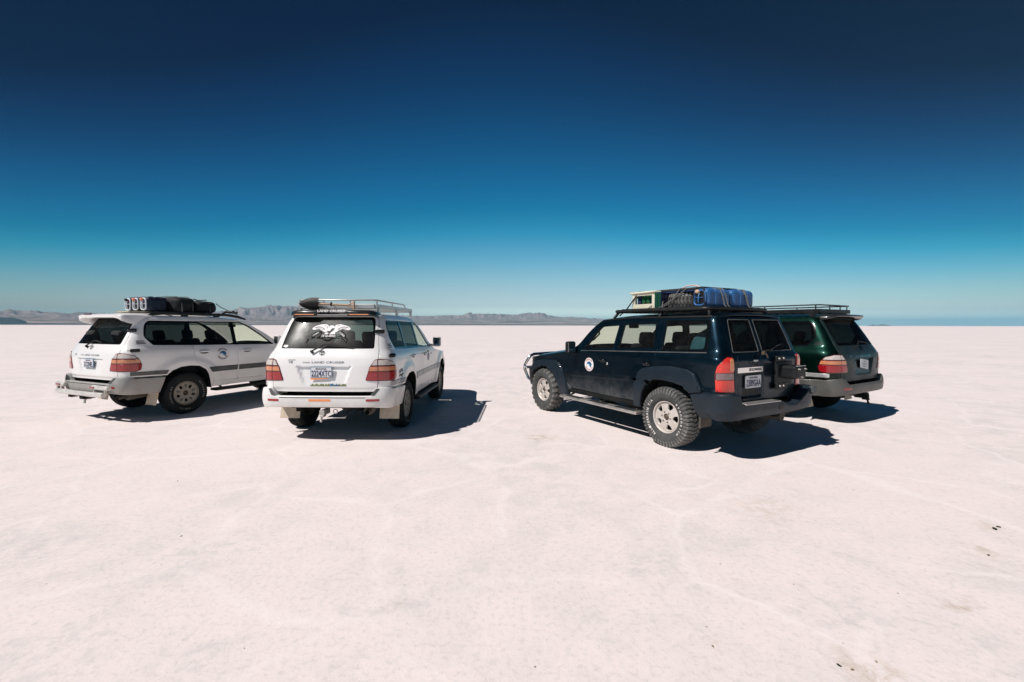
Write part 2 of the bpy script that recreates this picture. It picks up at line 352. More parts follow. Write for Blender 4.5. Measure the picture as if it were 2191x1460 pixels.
class Body(Surf):
    """Car shell: a rounded rectangle in plan, widened, raked and bulged with height."""
    def __init__(s, W0, ar, nr, xr0, af, nf, xf0, wz, xrz, bump):
        s.W0 = W0; s.xr0 = xr0; s.xf0 = xf0; s.w = pchip(*zip(*wz)); s.xr = pchip(*zip(*xrz)); s.bump = bump
        t = np.linspace(0, pi / 2, 500)
        X1 = xr0 + ar * (1 - np.cos(t) ** (2 / nr)); Y1 = W0 * np.sin(t) ** (2 / nr)
        t2 = np.linspace(pi / 2, 0, 300)
        X2 = xf0 - af * (1 - np.cos(t2) ** (2 / nf)); Y2 = W0 * np.sin(t2) ** (2 / nf)
        xm = np.linspace(xr0 + ar, xf0 - af, 400)[1:-1]
        X = np.r_[X1, xm, X2]; Y = np.r_[Y1, np.full(len(xm), W0), Y2]
        L = np.r_[0, np.cumsum(np.hypot(np.diff(X), np.diff(Y)))]
        k = np.r_[True, np.diff(L) > 1e-9]; s.L, s.X, s.Y = L[k], X[k], Y[k]; s.smax = s.L[-1]
    def base(s, a, z):
        sg = np.sign(a); aa = np.abs(a); X = np.interp(aa, s.L, s.X); Y = np.interp(aa, s.L, s.Y)
        fr = sstep(0, 1, 1 - (X - s.xr0) / 1.0)
        x = X + (s.xr(z) - s.xr0) * fr
        nose = 1 - 0.035 * sstep(2.0, s.xf0, X)
        y = Y * s.w(z) / s.W0 * nose + s.bump(x, z) * sstep(0.85, 0.99, Y / s.W0)
        return np.stack([x, y * sg, z + 0 * x], axis=-1)
    def sx(s, x, z):
        a = np.linspace(0.55, s.smax - 0.45, 1500); p = s.base(a, np.full(a.shape, z)); return float(np.interp(x, p[:, 0], a))
    def sy(s, y, z):
        a = np.linspace(0, 1.35, 1200); p = s.base(a, np.full(a.shape, z)); i = int(np.argmax(p[:, 1])); return float(np.sign(y) * np.interp(abs(y), p[:i+1, 1], a[:i+1]))
    def sf(s, y, z):
        a = np.linspace(s.smax, s.smax - 1.4, 1200); p = s.base(a, np.full(a.shape, z)); i = int(np.argmax(p[:, 1])); return float(np.interp(abs(y), p[:i+1, 1], a[:i+1]))
    def pt(s, q):
        """('x',x,z[,r]) on the left side, ('y',y,z[,r]) on the rear, ('f',y,z[,r]) on the nose -> (s,z,r)"""
        r = q[3] if len(q) > 3 else 0.0
        a = {'x': s.sx, 'y': s.sy, 'f': s.sf}[q[0]](q[1], q[2]); return (a, q[2], r)

def fillet(pts, seg=5):
    out_ = []; n = len(pts)
    for i, p in enumerate(pts):
        r = p[2] if len(p) > 2 else 0
        if r <= 0: out_.append((p[0], p[1])); continue
        P = np.array(p[:2]); A = np.array(pts[i - 1][:2]) - P; B = np.array(pts[(i + 1) % n][:2]) - P
        la, lb = np.linalg.norm(A), np.linalg.norm(B); A /= la; B /= lb
        ang = math.acos(max(-1, min(1, float(A @ B)))); 
        if ang > 3.05: out_.append((p[0], p[1])); continue
        d = min(r / math.tan(ang / 2), la * 0.48, lb * 0.48)
        p0, p1 = P + A * d, P + B * d
        for k in range(seg + 1):
            t = k / seg; q = (1 - t) ** 2 * p0 + 2 * t * (1 - t) * P + t * t * p1; out_.append(tuple(q))
    return out_

def resample(poly, sp):
    res = []; n = len(poly)
    for i in range(n):
        a = np.array(poly[i]); b = np.array(poly[(i + 1) % n]); l = np.linalg.norm(b - a)
        if l < 1e-5: continue
        k = max(1, int(math.ceil(l / sp)))
        for j in range(k): res.append(a + (b - a) * j / k)
    return np.array(res)

def area2(p): x, y = p[:, 0], p[:, 1]; return float(np.sum(x * np.roll(y, -1) - np.roll(x, -1) * y))

def inset_poly(p, d):
    """move a sampled CCW polygon to its left (inwards) by d"""
    a = np.roll(p, 1, 0); b = np.roll(p, -1, 0)
    e1 = p - a; e2 = b - p
    e1 /= np.maximum(np.linalg.norm(e1, axis=1, keepdims=True), 1e-9); e2 /= np.maximum(np.linalg.norm(e2, axis=1, keepdims=True), 1e-9)
    n1 = np.stack([-e1[:, 1], e1[:, 0]], 1); n2 = np.stack([-e2[:, 1], e2[:, 0]], 1)
    m = n1 + n2; l = np.maximum(np.sum(m * n1, axis=1, keepdims=True), 0.5); return p + m / l * d

def inside(poly, q):
    x, y = q[:, 0], q[:, 1]; r = np.zeros(len(q), bool); n = len(poly); j = n - 1
    for i in range(n):
        xi, yi = poly[i]; xj, yj = poly[j]
        if yi != yj:
            c = ((yi > y) != (yj > y)) & (x < (xj - xi) * (y - yi) / (yj - yi) + xi); r ^= c
        j = i
    return r

def clip_poly(pts, nx, nz, c):
    """keep the half plane nx*s + nz*z <= c"""
    res = []; n = len(pts)
    for i in range(n):
        a, b = pts[i], pts[(i + 1) % n]; da = nx * a[0] + nz * a[1] - c; db = nx * b[0] + nz * b[1] - c
        if da <= 0: res.append(tuple(a))
        if (da < 0 < db) or (db < 0 < da):
            t = da / (da - db); res.append((a[0] + (b[0] - a[0]) * t, a[1] + (b[1] - a[1]) * t))
    return res

def panel(S, name, outline, material, parent, holes=(), off=0.0, depth=0.03, bev=0.004, sp=0.05, mirror=False, flat=False, raw=False):
    """Cut a panel from surface S: outline (and holes) as surface points; edges are rounded and turned in by depth."""
    def prep(ol, ccw):
        pts = ol if raw else [S.pt(q) for q in ol] if isinstance(S, Body) else ol
        p = resample(fillet([tuple(q) for q in pts]), sp)
        if (area2(p) > 0) != ccw: p = p[::-1].copy()
        return p
    loops = [prep(outline, True)] + [prep(h_, False) for h_ in holes]
    ins = [inset_poly(p, bev) for p in loops]
    allb = np.concatenate(ins); lo, hi = allb.min(0), allb.max(0)
    gx = np.arange(lo[0] + sp * 0.5, hi[0], sp); gz = np.arange(lo[1] + sp * 0.5, hi[1], sp)
    if len(gx) and len(gz):
        G = np.stack(np.meshgrid(gx, gz), -1).reshape(-1, 2); k = inside(ins[0], G)
        for h_ in ins[1:]: k &= ~inside(h_, G)
        G = G[k]
        if len(G):
            D = np.min(np.hypot(G[:, None, 0] - allb[None, :, 0], G[:, None, 1] - allb[None, :, 1]), axis=1); G = G[D > sp * 0.42]
    else: G = np.zeros((0, 2))
    edges = []; n0 = 0
    for p in ins:
        n = len(p); edges += [(n0 + i, n0 + (i + 1) % n) for i in range(n)]; n0 += n
    co = [Vector(c) for c in np.concatenate([allb, G])]
    vv, ee, ff, ov, oe, of = delaunay_2d_cdt(co, edges, [], 0, 1e-7)
    vv = np.array([(v.x, v.y) for v in vv]); tri = np.array([f for f in ff if len(f) == 3])
    c = vv[tri].mean(1); k = inside(ins[0], c)
    for h_ in ins[1:]: k &= ~inside(h_, c)
    tri = tri[k]
    V = S.at(vv[:, 0], vv[:, 1], off); N = S.nrm(vv[:, 0], vv[:, 1], off)
    F = [list(map(int, t[::-1])) for t in tri]
    verts = [V]; nor = [N]; cnt = len(V)
    if depth > 0:
        for p, q in zip(loops, ins):
            n = len(p)
            A = S.at(q[:, 0], q[:, 1], off); NA = S.nrm(q[:, 0], q[:, 1], off); NB = NA
            B0 = S.at(p[:, 0], p[:, 1], off)
            o = B0 - A; o -= NA * np.sum(o * NA, 1, keepdims=True); o /= np.maximum(np.linalg.norm(o, axis=1, keepdims=True), 1e-9)
            B = B0 - NA * bev * 0.8; Cc = B0 - NA * depth
            nb = NA * 0.5 + o * 0.85; nb /= np.linalg.norm(nb, axis=1, keepdims=True)
            verts += [A, B, Cc]; nor += [NA, nb, o]
            for i in range(n):
                j = (i + 1) % n
                F.append([cnt + j, cnt + i, cnt + n + i, cnt + n + j][::-1]); F.append([cnt + n + j, cnt + n + i, cnt + 2 * n + i, cnt + 2 * n + j][::-1])
            cnt += 3 * n
    V = np.concatenate(verts); N = np.concatenate(nor)
    F = [f[::-1] for f in F] if False else F
    # rim quads must face away from the panel: check one and flip all rims if needed
    if depth > 0:
        f = F[len(tri)]; fn = np.cross(V[f[1]] - V[f[0]], V[f[2]] - V[f[0]])
        if fn @ (N[f[0]] + N[f[2]]) < 0: F = F[:len(tri)] + [g[::-1] for g in F[len(tri):]]
    res = []
    if mirror in (False, 'both'): res.append(mk(name, V, F, material, parent, normals=N))
    if mirror in (True, 'both'):
        V2 = V * np.array([1, -1, 1]); N2 = N * np.array([1, -1, 1])
        res.append(mk(name, V2, [f[::-1] for f in F], material, parent[1] if isinstance(parent, tuple) else parent, normals=N2))
    return res if mirror == 'both' else res[0]

_txt = {}
def text_shape(string, bold=0.0):
    k = (string, bold)
    if k not in _txt:
        cu = bpy.data.curves.new('lettering', 'FONT'); cu.body = string; cu.size = 1.0; cu.resolution_u = 2; cu.offset = bold
        o = bpy.data.objects.new('lettering', cu); COL.objects.link(o); bpy.context.view_layer.update()
        me = bpy.data.meshes.new_from_object(o.evaluated_get(bpy.context.evaluated_depsgraph_get()))
        v = np.array([tuple(x.co)[:2] for x in me.vertices]) if len(me.vertices) else np.zeros((0, 2)); f = [list(p.vertices) for p in me.polygons]
        bpy.data.objects.remove(o); bpy.data.curves.remove(cu); bpy.data.meshes.remove(me)
        lo, hi = v.min(0), v.max(0); v = (v - lo) / (hi - lo); _txt[k] = (v, f, (hi - lo)[0] / (hi - lo)[1])
    return _txt[k]

def text_on(S, name, string, s0, z0, w, h, material, parent, off=0.004, bold=0.01, slant=0.0, side=1):
    """lettering printed on a surface; s0 = left end as read, s falls to the right"""
    v, f, _ = text_shape(string, bold)
    a = s0 - side * (v[:, 0] * w + slant * v[:, 1] * h); z = z0 + v[:, 1] * h
    V = S.at(a, z, off); N = S.nrm(a, z)
    return mk(name, V, f, material, parent, normals=N, smooth=True)

def shape_on(S, name, polys, s0, z0, sc, material, parent, off=0.004, rot=0.0):
    """flat print made of 2D polygons (u to the right as seen, v up) laid on a surface"""
    V = []; F = []
    for p in polys:
        q = np.array(p, float) * sc
        if rot: q = q @ np.array([[cos(rot), sin(rot)], [-sin(rot), cos(rot)]])
        n = len(V); V += [(s0 - u, z0 + w_) for u, w_ in q]
        F += [[n + i for i in t] for t in tri_poly(q)]
    V = np.array(V); P = S.at(V[:, 0], V[:, 1], off); N = S.nrm(V[:, 0], V[:, 1])
    return mk(name, P, F, material, parent, normals=N)

def tri_poly(q):
    n = len(q)
    if n <= 4 : return [list(range(n))]
    vv, ee, ff, ov, oe, of = delaunay_2d_cdt([Vector(p) for p in q], [(i, (i + 1) % n) for i in range(n)], [], 0, 1e-9)
    if len(vv) != n: return [list(range(n))]
    idx = [o[0] for o in ov]; w = np.array([(v.x, v.y) for v in vv]); qq = np.array(q, float)
    res = []
    for f in ff:
        c = w[list(f)].mean(0)
        if inside(qq, c[None])[0]: res.append([idx[i] for i in f])
    return res

def stroke(pts, w):
    pts = np.array(pts, float); n = len(pts); ws = w if hasattr(w, '__len__') else [w] * n
    L, R = [], []
    for i in range(n):
        d = pts[min(i + 1, n - 1)] - pts[max(i - 1, 0)]; d /= max(np.linalg.norm(d), 1e-9); m = np.array([-d[1], d[0]]) * ws[i] / 2
        L.append(pts[i] + m); R.append(pts[i] - m)
    return [[tuple(L[i]), tuple(L[i+1]), tuple(R[i+1]), tuple(R[i])] for i in range(n - 1)]

def arc_pts(cx, cy, rx, ry, a0, a1, n=12):
    return [(cx + rx * cos(radians(a0 + (a1 - a0) * i / n)), cy + ry * sin(radians(a0 + (a1 - a0) * i / n))) for i in range(n + 1)]

def arc_text(string, r, a_mid, h, spread, top=True):
    """letters of a word set round a circle -> list of 2D polygons (as triangles/ngons)"""
    polys = []; n = len(string)
    for i, ch in enumerate(string):
        if ch == ' ': continue
        v, f, ar = text_shape(ch, 0.02); w = min(h * ar, h * 0.95)
        a = a_mid + (spread * (0.5 - (i + 0.5) / n)) * (1 if top else -1)
        t = radians(a); q = (v - 0.5) * np.array([w, h])
        rot = t - pi / 2 if top else t + pi / 2
        R_ = np.array([[cos(rot), sin(rot)], [-sin(rot), cos(rot)]]); q = q @ R_ + np.array([cos(t), sin(t)]) * r
        polys += [[tuple(q[k]) for k in g] for g in f]
    return polys

# ------------------------------------------------------------------ wheels
def tread_block(mb, a0, a1, y0, y1, rb, ro, skew=0.0, rb1=None, ro1=None):
    """raised rubber block between angles a0..a1 and widths y0..y1"""
    rb1 = rb if rb1 is None else rb1; ro1 = ro if ro1 is None else ro1
    def P(r, a, y): return (r * cos(a), y, r * sin(a))
    t = 0.10 * (a1 - a0)
    v = [P(rb, a0, y0), P(rb, a1, y0), P(rb1, a1 + skew, y1), P(rb1, a0 + skew, y1),
         P(ro, a0 + t, y0 + (y1 - y0) * .06), P(ro, a1 - t, y0 + (y1 - y0) * .06),
         P(ro1, a1 - t + skew, y1 - (y1 - y0) * .06), P(ro1, a0 + t + skew, y1 - (y1 - y0) * .06)]
    mb.add(v, [[4, 5, 6, 7], [0, 1, 5, 4], [1, 2, 6, 5], [2, 3, 7, 6], [3, 0, 4, 7]], False)

def tyre_mesh(R, W, rim_r, style, material, name='tyre', parent=None):
    mb = MB(); h = W / 2
    base_mat = {'tyre_salty': M['tyre_wall']}.get(material.name, material); tb = MB()
    half = [(rim_r, .090), (rim_r + .006, .104), (rim_r + .016, .110), (rim_r + .030, h - .014), (rim_r + .075, h), (R - .075, h), (R - .045, h - .010),
            (R - .022, h - .026), (R - .012, h - .050), (R - .011, .03)]
    prof = half + [(r, -y) for r, y in half[::-1]]
    mb.lathe(prof, 64)
    if style == 'at':
        n = 46; p = 2 * pi / n
        for i in range(n):
            a = i * p; j = 0.004 * sin(i * 7.3)
            for sg in (1, -1):
                b = a if sg > 0 else a + p / 2
                tread_block(tb, b, b + p * .66, sg * (h - .062), sg * (h - .006), R - .013, R - .001, sg * p * .12, R - .045, R - .020)
                tread_block(tb, b + .02, b + .02 + p * .5, sg * (h - .012), sg * (h + .004), R - .040, R - .022, 0, R - .085, R - .070)
                tread_block(tb, b + p * .35 + j, b + p * 1.02 + j, sg * .036, sg * (h - .070), R - .012, R, -sg * p * .30)
            tread_block(tb, a + j, a + p * .62 + j, -.030, .004, R - .012, R, p * .35)
            tread_block(tb, a + p * .5, a + p * 1.08, -.002, .030, R - .012, R, -p * .35)
    elif style == 'mt':
        n = 24; p = 2 * pi / n
        for i in range(n):
            a = i * p
            for sg in (1, -1):
                b = a if sg > 0 else a + p / 2
                tread_block(tb, b, b + p * .58, sg * (h - .075), sg * (h - .002), R - .016, R + .002, sg * p * .10, R - .060, R - .024)
                tread_block(tb, b + p * .3, b + p * .85, sg * .006, sg * (h - .085), R - .016, R + .002, -sg * p * .35)
    else:
        n = 58; p = 2 * pi / n
        for i in range(n):
            a = i * p
            for sg in (1, -1):
                b = a if sg > 0 else a + p / 2
                tread_block(tb, b, b + p * .72, sg * (h - .060), sg * (h - .018), R - .012, R - .002, sg * p * .2, R - .030, R - .018)
                tread_block(tb, b, b + p * .78, sg * .012, sg * (h - .066), R - .011, R, -sg * p * .4)
    o = mb.build(name, base_mat, parent); tb.build('tread', material, o); return o

def disc_surf(y0, crown, R):
    def fn(a, z):
        r = np.hypot(a, z); return np.stack([a, y0 - crown * (r / R) ** 2 + 0 * a, z], -1)
    return Surf(fn)

def blob(cx, cy, rx, ry, ang, n=14, p=2.6):
    r = []
    for i in range(n):
        t = 2 * pi * i / n; u = rx * abs(cos(t)) ** (2 / p) * (1 if cos(t) >= 0 else -1); v = ry * abs(sin(t)) ** (2 / p) * (1 if sin(t) >= 0 else -1)
        r.append((cx + u * cos(ang) - v * sin(ang), cy + u * sin(ang) + v * cos(ang), 0))
    return r

def make_wheel(kind, parent):
    w = empty('wheel', parent); rim_r = .214
    if kind == 'cruiser':
        R, W = .388, .268; tyre_mesh(R, W, rim_r, 'road', M['tyre'], parent=w)
        S = disc_surf(.082, -.010, .2); mt = M['alloy_brown']
        holes = [blob(.135 * cos(a), .135 * sin(a), .033, .026, a) for a in [radians(18 + 72 * k) for k in range(5)]]
    else:
        R, W = .410, .285; st = {'patrol': 'at', 'patrol_front': 'mt'}[kind]
        tyre_mesh(R, W, rim_r, st, M['tyre_salty'], parent=w)
        S = disc_surf(.096, .020, .2); mt = M['alloy_light']
        holes = []
        for k in range(5):
            a = radians(40 + 72 * k); q = []
            for r, d in ((.105, .10), (.120, .22), (.160, .285), (.180, .25), (.186, 0), (.180, -.25), (.160, -.285), (.120, -.22), (.105, -.10)):
                q.append((r * cos(a + d), r * sin(a + d), 0))
            holes.append(q)
    circ = [(.200 * cos(t), .200 * sin(t), 0) for t in np.linspace(0, 2 * pi, 49)[:-1]]
    hub = [(.046 * cos(t), .046 * sin(t), 0) for t in np.linspace(0, 2 * pi, 17)[:-1]]
    panel(S, 'rim', circ, mt, w, holes=holes + [hub], depth=.030, bev=.004, sp=.02)
    mb = MB(); mb.lathe([(.200, .070), (.206, .100), (.217, .108), (.221, .100), (.213, .088), (.200, .06), (.190, -.06), (.205, -.10)], 48)
    mb.build('rim_barrel', mt, w)
    mb = MB(); mb.lathe([(.0, .012), (.165, .010), (.165, -.012), (.0, -.014)], 32); mb.lathe([(0, .05), (.07, .045), (.08, .0), (0, -.01)], 20)
    mb.build('brake_disc', M['underside'], w)
    mb = MB(); c = .055 if kind == 'cruiser' else .070
    mb.lathe([(.0, c + .030), (.026, c + .028), (.034, c + .012), (.044, c), (.044, c - .03)], 20); mb.build('hub', M['hub_rust'], w)
    mb = MB()
    for k in range(6):
        a = radians(60 * k + 10); m = Matrix.Translation((.070 * cos(a), .075 if kind == 'cruiser' else .082, .070 * sin(a)))
        mb.lathe([(0, .024), (.008, .022), (.011, .0), (.011, -.01)], 6, m)
    mb.build('wheel_nut', M['steel'] if kind == 'cruiser' else M['hub_rust'], w)
    if kind == 'cruiser':
        for k in range(5):
            a = radians(54 + 72 * k); S2 = disc_surf(.0835, -.010, .2)
            panel(S2, 'rim_pocket', blob(.138 * cos(a), .138 * sin(a), .036, .022, a), M['pocket'], w, depth=0, bev=.0005, sp=.02)
    # white raised sidewall lettering
    def sidewall(a, z):
        r = z; th = a; rr = np.asarray(r); y = np.interp(rr, [rim_r + .03, rim_r + .075, R - .075, R - .045], [W/2 - .014, W/2, W/2, W/2 - .010])
        return np.stack([rr * np.cos(th), y, rr * np.sin(th)], -1)
    SW = Surf(lambda a, z: sidewall(a, z))
    def ring_text(string, a_mid, h, spread, material, top=True):
        polys = arc_text(string, 0.292, a_mid, h, spread, top); V = []; F = []
        for p in polys:
            n = len(V)
            for x, z in p: r = hypot(x, z); V.append((-x, float(np.interp(r, [rim_r + .03, rim_r + .075, R - .075, R - .045], [W/2 - .014, W/2, W/2, W/2 - .010])) + .0025, z))
            F.append([n + i for i in range(len(p))])
        o = mk('lettering', V, F, material, w, smooth=False); return o
    if kind == 'patrol':
        ring_text('ALL-TERRAIN T/A', 188, .034, 108, M['white_letter'], True); ring_text('BFGOODRICH', 2, .030, 92, M['white_letter'], True)
    elif kind == 'patrol_front':
        pass
    else:
        ring_text('WRANGLER', 72, .028, 66, M['dull_letter'], True); ring_text('RADIAL', 150, .026, 40, M['dull_letter'], True); ring_text('GOODYEAR', 262, .026, 70, M['dull_letter'], False)
    return w

def copy_tree(o, parent):
    c = o.copy(); COL.objects.link(c); c.parent = parent
    for ch in list(o.children): copy_tree(ch, c)
    return c

# ------------------------------------------------------------------ parts shared by all four cars
def seat(root, x, y, w=.48, back_h=.62, headrest=True):
    mb = MB(); mb.box((x + .22, y, .80), (.50, w, .16), bev=.05, seg=3)
    mb.box((x - .06, y, 1.06), (.16, w, back_h), rot=(0, radians(-12), 0), bev=.06, seg=3)
    s_ = mb.build('seat', M['seat_fabric'], root)
    if headrest:
        mb = MB(); mb.box((x - .165, y, 1.45), (.10, .27, .19), rot=(0, radians(-10), 0), bev=.045, seg=3)
        mb.tube([(x - .15, y - .06, 1.38), (x - .14, y - .06, 1.30)], .007, 6); mb.tube([(x - .15, y + .06, 1.38), (x - .14, y + .06, 1.30)], .007, 6)
        mb.build('headrest', M['seat_fabric'], s_)

def interior(root, x0, x1, hw, seats, wheel_side):
    mb = MB(); mb.box(((x0 + x1) / 2, 0, .60), (x1 - x0, hw * 2, .05), bev=.01)
    mb.box((1.78, 0, 1.03), (.40, hw * 2 - .1, .34), bev=.08, seg=3)
    mb.build('dashboard', M['interior'], root)
    for a in seats: seat(root, *a)
    mb = MB(); c = Vector((1.42, wheel_side * .37, 1.10)); m = Matrix.Translation(c) @ Matrix.Rotation(radians(-62), 4, 'Y')
    mb.tube([(.185 * cos(t), .185 * sin(t), 0) for t in np.linspace(0, 2 * pi, 25)[:-1]], .016, 8, closed=True, mtx=m)
    mb.box((0, 0, -.01), (.12, .34, .03), mtx=m, bev=.01); mb.tube([(0, 0, -.02), (0, 0, -.35)], .03, 8, mtx=m)
    mb.build('steering_wheel', M['interior'], root)
    mb = MB(); mb.box((1.50, 0, 1.63), (.04, .22, .065), bev=.02); mb.tube([(1.52, 0, 1.66), (1.58, 0, 1.73)], .01, 6); mb.build('rear_view_mirror', M['interior'], root)

def wheel_well(root, B, arch, x_c, off):
    """dark tunnel behind a wheel arch, both sides"""
    for sd_ in (1, -1):
        mb = MB(); P = [B.at(B.sx(x, z), z, off - .004)[0] for x, z in arch]
        vs_ = [(p[0], p[1] * sd_, p[2]) for p in P] + [(p[0], .50 * sd_, p[2]) for p in P]; n = len(P)
        mb.add(vs_, [[i, i + 1, n + i + 1, n + i] for i in range(n - 1)], True)
        mb.add([(p[0], .51 * sd_, p[2]) for p in P], [list(range(n))], False)
        mb.build('wheel_well', M['underside'], root, fix=False)

def chassis(root, x0, x1, R, wb, spare=True, hub=.385):
    mb = MB()
    mb.box(((x0 + x1) / 2, 0, .53), (x1 - x0, 1.02, .12), bev=.02)
    mb.box((1.42, 0, .50), (1.75, 1.62, .10), bev=.03)
    for y in (.42, -.42): mb.box(((x0 + x1) / 2, y, .47), (x1 - x0 - .1, .09, .12), bev=.01)
    mb.box((x0 + .14, 0, .585), (.22, 1.50, .13), bev=.02)
    mb.box((.62, .40, .43), (.9, .42, .18), bev=.05)
    mb.build('chassis', M['underside'], root)
    mb = MB()
    mb.tube([(0, -.78, hub), (0, .78, hub)], .045, 10)
    mb.lathe([(0, .14), (.09, .11), (.145, .02), (.145, -.02), (.09, -.11), (0, -.14)], 16, Matrix.Translation((0, .06, hub)) @ Matrix.Rotation(radians(90), 4, 'Z'))
    for y in (.50, -.50):
        mb.tube([(.02, y, hub - .02), (.75, y * .92, .45)], .022, 8); mb.tube([(-.08, y * .95, hub - .02), (-.06, y * .9, .75)], .028, 8)
    mb.tube([(-.12, -.62, hub + .10), (-.12, .55, hub + .14)], .018, 8)
    mb.build('rear_axle', M['axle_mud'], root)
    mb = MB(); mb.tube([(wb, -.76, hub), (wb, .76, hub)], .04, 10); mb.tube([(wb - .1, -.62, hub - .06), (wb - .1, .62, hub - .06)], .018, 8)
    mb.box((wb - .35, 0, .40), (.6, .7, .03), bev=.01); mb.build('front_axle', M['axle_mud'], root)
    mb = MB(); mb.tube([(1.2, -.30, .40), (.5, -.34, .40), (.25, -.42, .50), (-.25, -.46, .52), (-.55, -.52, .42), (x0 + .05, -.56, .40)], .032, 10, cap=False)
    mb.tube([(-.45, -.50, .43), (-.75, -.54, .41)], .075, 12); mb.build('exhaust', M['axle_mud'], root)

def plate(S, parent, yc, zc, number, w=.305, h=.155, off=.012, frame=True, tilt=0.0, country=True):
    """licence plate on a rear surface, yc = distance to the left of the centre line"""
    o = [(yc + w/2, zc - h/2 + tilt*w/2, .012), (yc - w/2, zc - h/2 - tilt*w/2, .012), (yc - w/2, zc + h/2 - tilt*w/2, .012), (yc + w/2, zc + h/2 + tilt*w/2, .012)]
    p = panel(S, 'licence_plate', o, M['plate_blue'] if frame else M['plate_white'], parent, off=off, depth=.010, bev=.003, sp=.04, raw=True)
    if frame:
        i = .009; o2 = [(yc + w/2 - i, zc - h/2 + i, .008), (yc - w/2 + i, zc - h/2 + i, .008), (yc - w/2 + i, zc + h/2 - i, .008), (yc + w/2 - i, zc + h/2 - i, .008)]
        panel(S, 'plate_face', o2, M['plate_white'], p, off=off + .002, depth=.003, bev=.001, sp=.04, raw=True)
    if not number:                                                    # too faded to read: rows of worn ink
        for r_, w_ in ((.30, .40), (.08, .62), (-.10, .66), (-.30, .50)): panel(S, 'worn_ink', [(yc + w * w_ / 2, zc + h * (r_ - .045), 0), (yc - w * w_ / 2, zc + h * (r_ - .045), 0), (yc - w * w_ / 2, zc + h * (r_ + .045), 0), (yc + w * w_ / 2, zc + h * (r_ + .045), 0)], M['worn_ink'], p, off=off + .004, depth=0, bev=.001, sp=.06, raw=True)
        return p
    if country: text_on(S, 'lettering', 'BOLIVIA', yc + w * .25, zc + h * .25, w * .50, h * .14, M['ink_black'], p, off=off + .005, bold=.03)
    text_on(S, 'lettering', number, yc + w * .45, zc - h * .38, w * .90, h * .55, M['plate_ink'], p, off=off + .005, bold=.012)
    return p

def door_logo(B, s0, z0, r, parent, disc=True, light=False):
    """round tour badge: white disc, blue leaping cat head and two arcs of lettering"""
    circ = [(r * cos(t), r * sin(t)) for t in np.linspace(0, 2 * pi, 33)[:-1]]
    d = shape_on(B, 'door_badge', [[(x * (1 if disc else 1.18), y) for x, y in circ]] , s0, z0, 1, M['decal_white'], parent, off=.0025)
    k = r
    body = [(-.58, -.08), (-.50, .12), (-.34, .33), (-.06, .44), (.22, .40), (.46, .26), (.60, .06), (.56, -.10), (.46, -.16), (.44, -.34), (.34, -.44), (.26, -.34), (.24, -.20), (.12, -.05), (-.10, .08), (-.34, .10), (-.46, .02)]
    low = [(-.10, .06), (.12, -.05), (.24, -.20), (.26, -.34), (.10, -.30), (-.02, -.16), (-.08, -.04)]
    eye = [(.28, -.12), (.42, -.10), (.44, -.24), (.32, -.28)]
    shape_on(B, 'badge_print', [body], s0, z0, k, M['logo_blue'], d, off=.0045)
    shape_on(B, 'badge_print', [low, eye], s0, z0, k, M['logo_pale'], d, off=.0055)
    shape_on(B, 'badge_print', [[(-.34, .33), (-.06, .44), (.22, .40), (.46, .26), (.20, .28), (-.06, .30)]], s0, z0, k, M['logo_navy'], d, off=.0060)
    mt = M['logo_red'] if light else M['logo_maroon']
    for word, a, sp_, top in (('EXPEDICIONES', 90, 112, True), ('RUTA DE BOLIVIA', 270, 128, False)):
        P = [[(x, y) for x, y in p] for p in arc_text(word, .78 * k, a, .22 * k, sp_, top)]
        V = []; F = []
        for p in P: n = len(V); V += [(s0 - x, z0 + y) for x, y in p]; F.append([n + i for i in range(len(p))])
        V = np.array(V); mk('lettering', B.at(V[:, 0], V[:, 1], .0045), F, mt, d, normals=B.nrm(V[:, 0], V[:, 1]))
    return d

def side_mirror(root, c, sd_, size, mt, gl=True):
    mb = MB(); x, y, z = c; mb.box((x + .02, y * sd_, z), size, bev=.035, seg=3, rot=(0, 0, radians(6 * sd_)))
    mb.box((x + .05, (y - size[1] * .7) * sd_, z - size[2] * .36), (.06, size[1] * .6, .05), bev=.02)
    m = mb.build('side_mirror', mt, root)
    mb = MB(); mb.box((x + .02 - size[0] / 2 - .001, y * sd_, z), (.006, size[1] * .82, size[2] * .82), bev=.002, rot=(0, 0, radians(6 * sd_))); mb.build('mirror_glass', M['chrome'], m)
    return m

def door_handle(B, door, x, z, sd_, mt, l=.17):
    mb = MB(); pts = []
    for t in np.linspace(-1, 1, 9):
        s_ = B.sx(x + t * l / 2, z); p = B.at(s_, z + .006 * (1 - t * t), .006 + .026 * (1 - t ** 4))[0]; pts.append((p[0], p[1] * sd_, p[2]))
    mb.tube(pts, [.010, .015, .017, .017, .017, .017, .017, .015, .010], 8); h = mb.build('door_handle', mt, door)
    o = [(B.sx(x + .085 * cos(t) * l / .17, z - .01), z - .012 + .026 * sin(t), 0) for t in np.linspace(0, 2 * pi, 17)[:-1]]
    panel(B, 'handle_recess', o, M['dark_strip'], h, off=.0015, depth=0, bev=.001, sp=.03, raw=True, mirror=sd_ < 0)

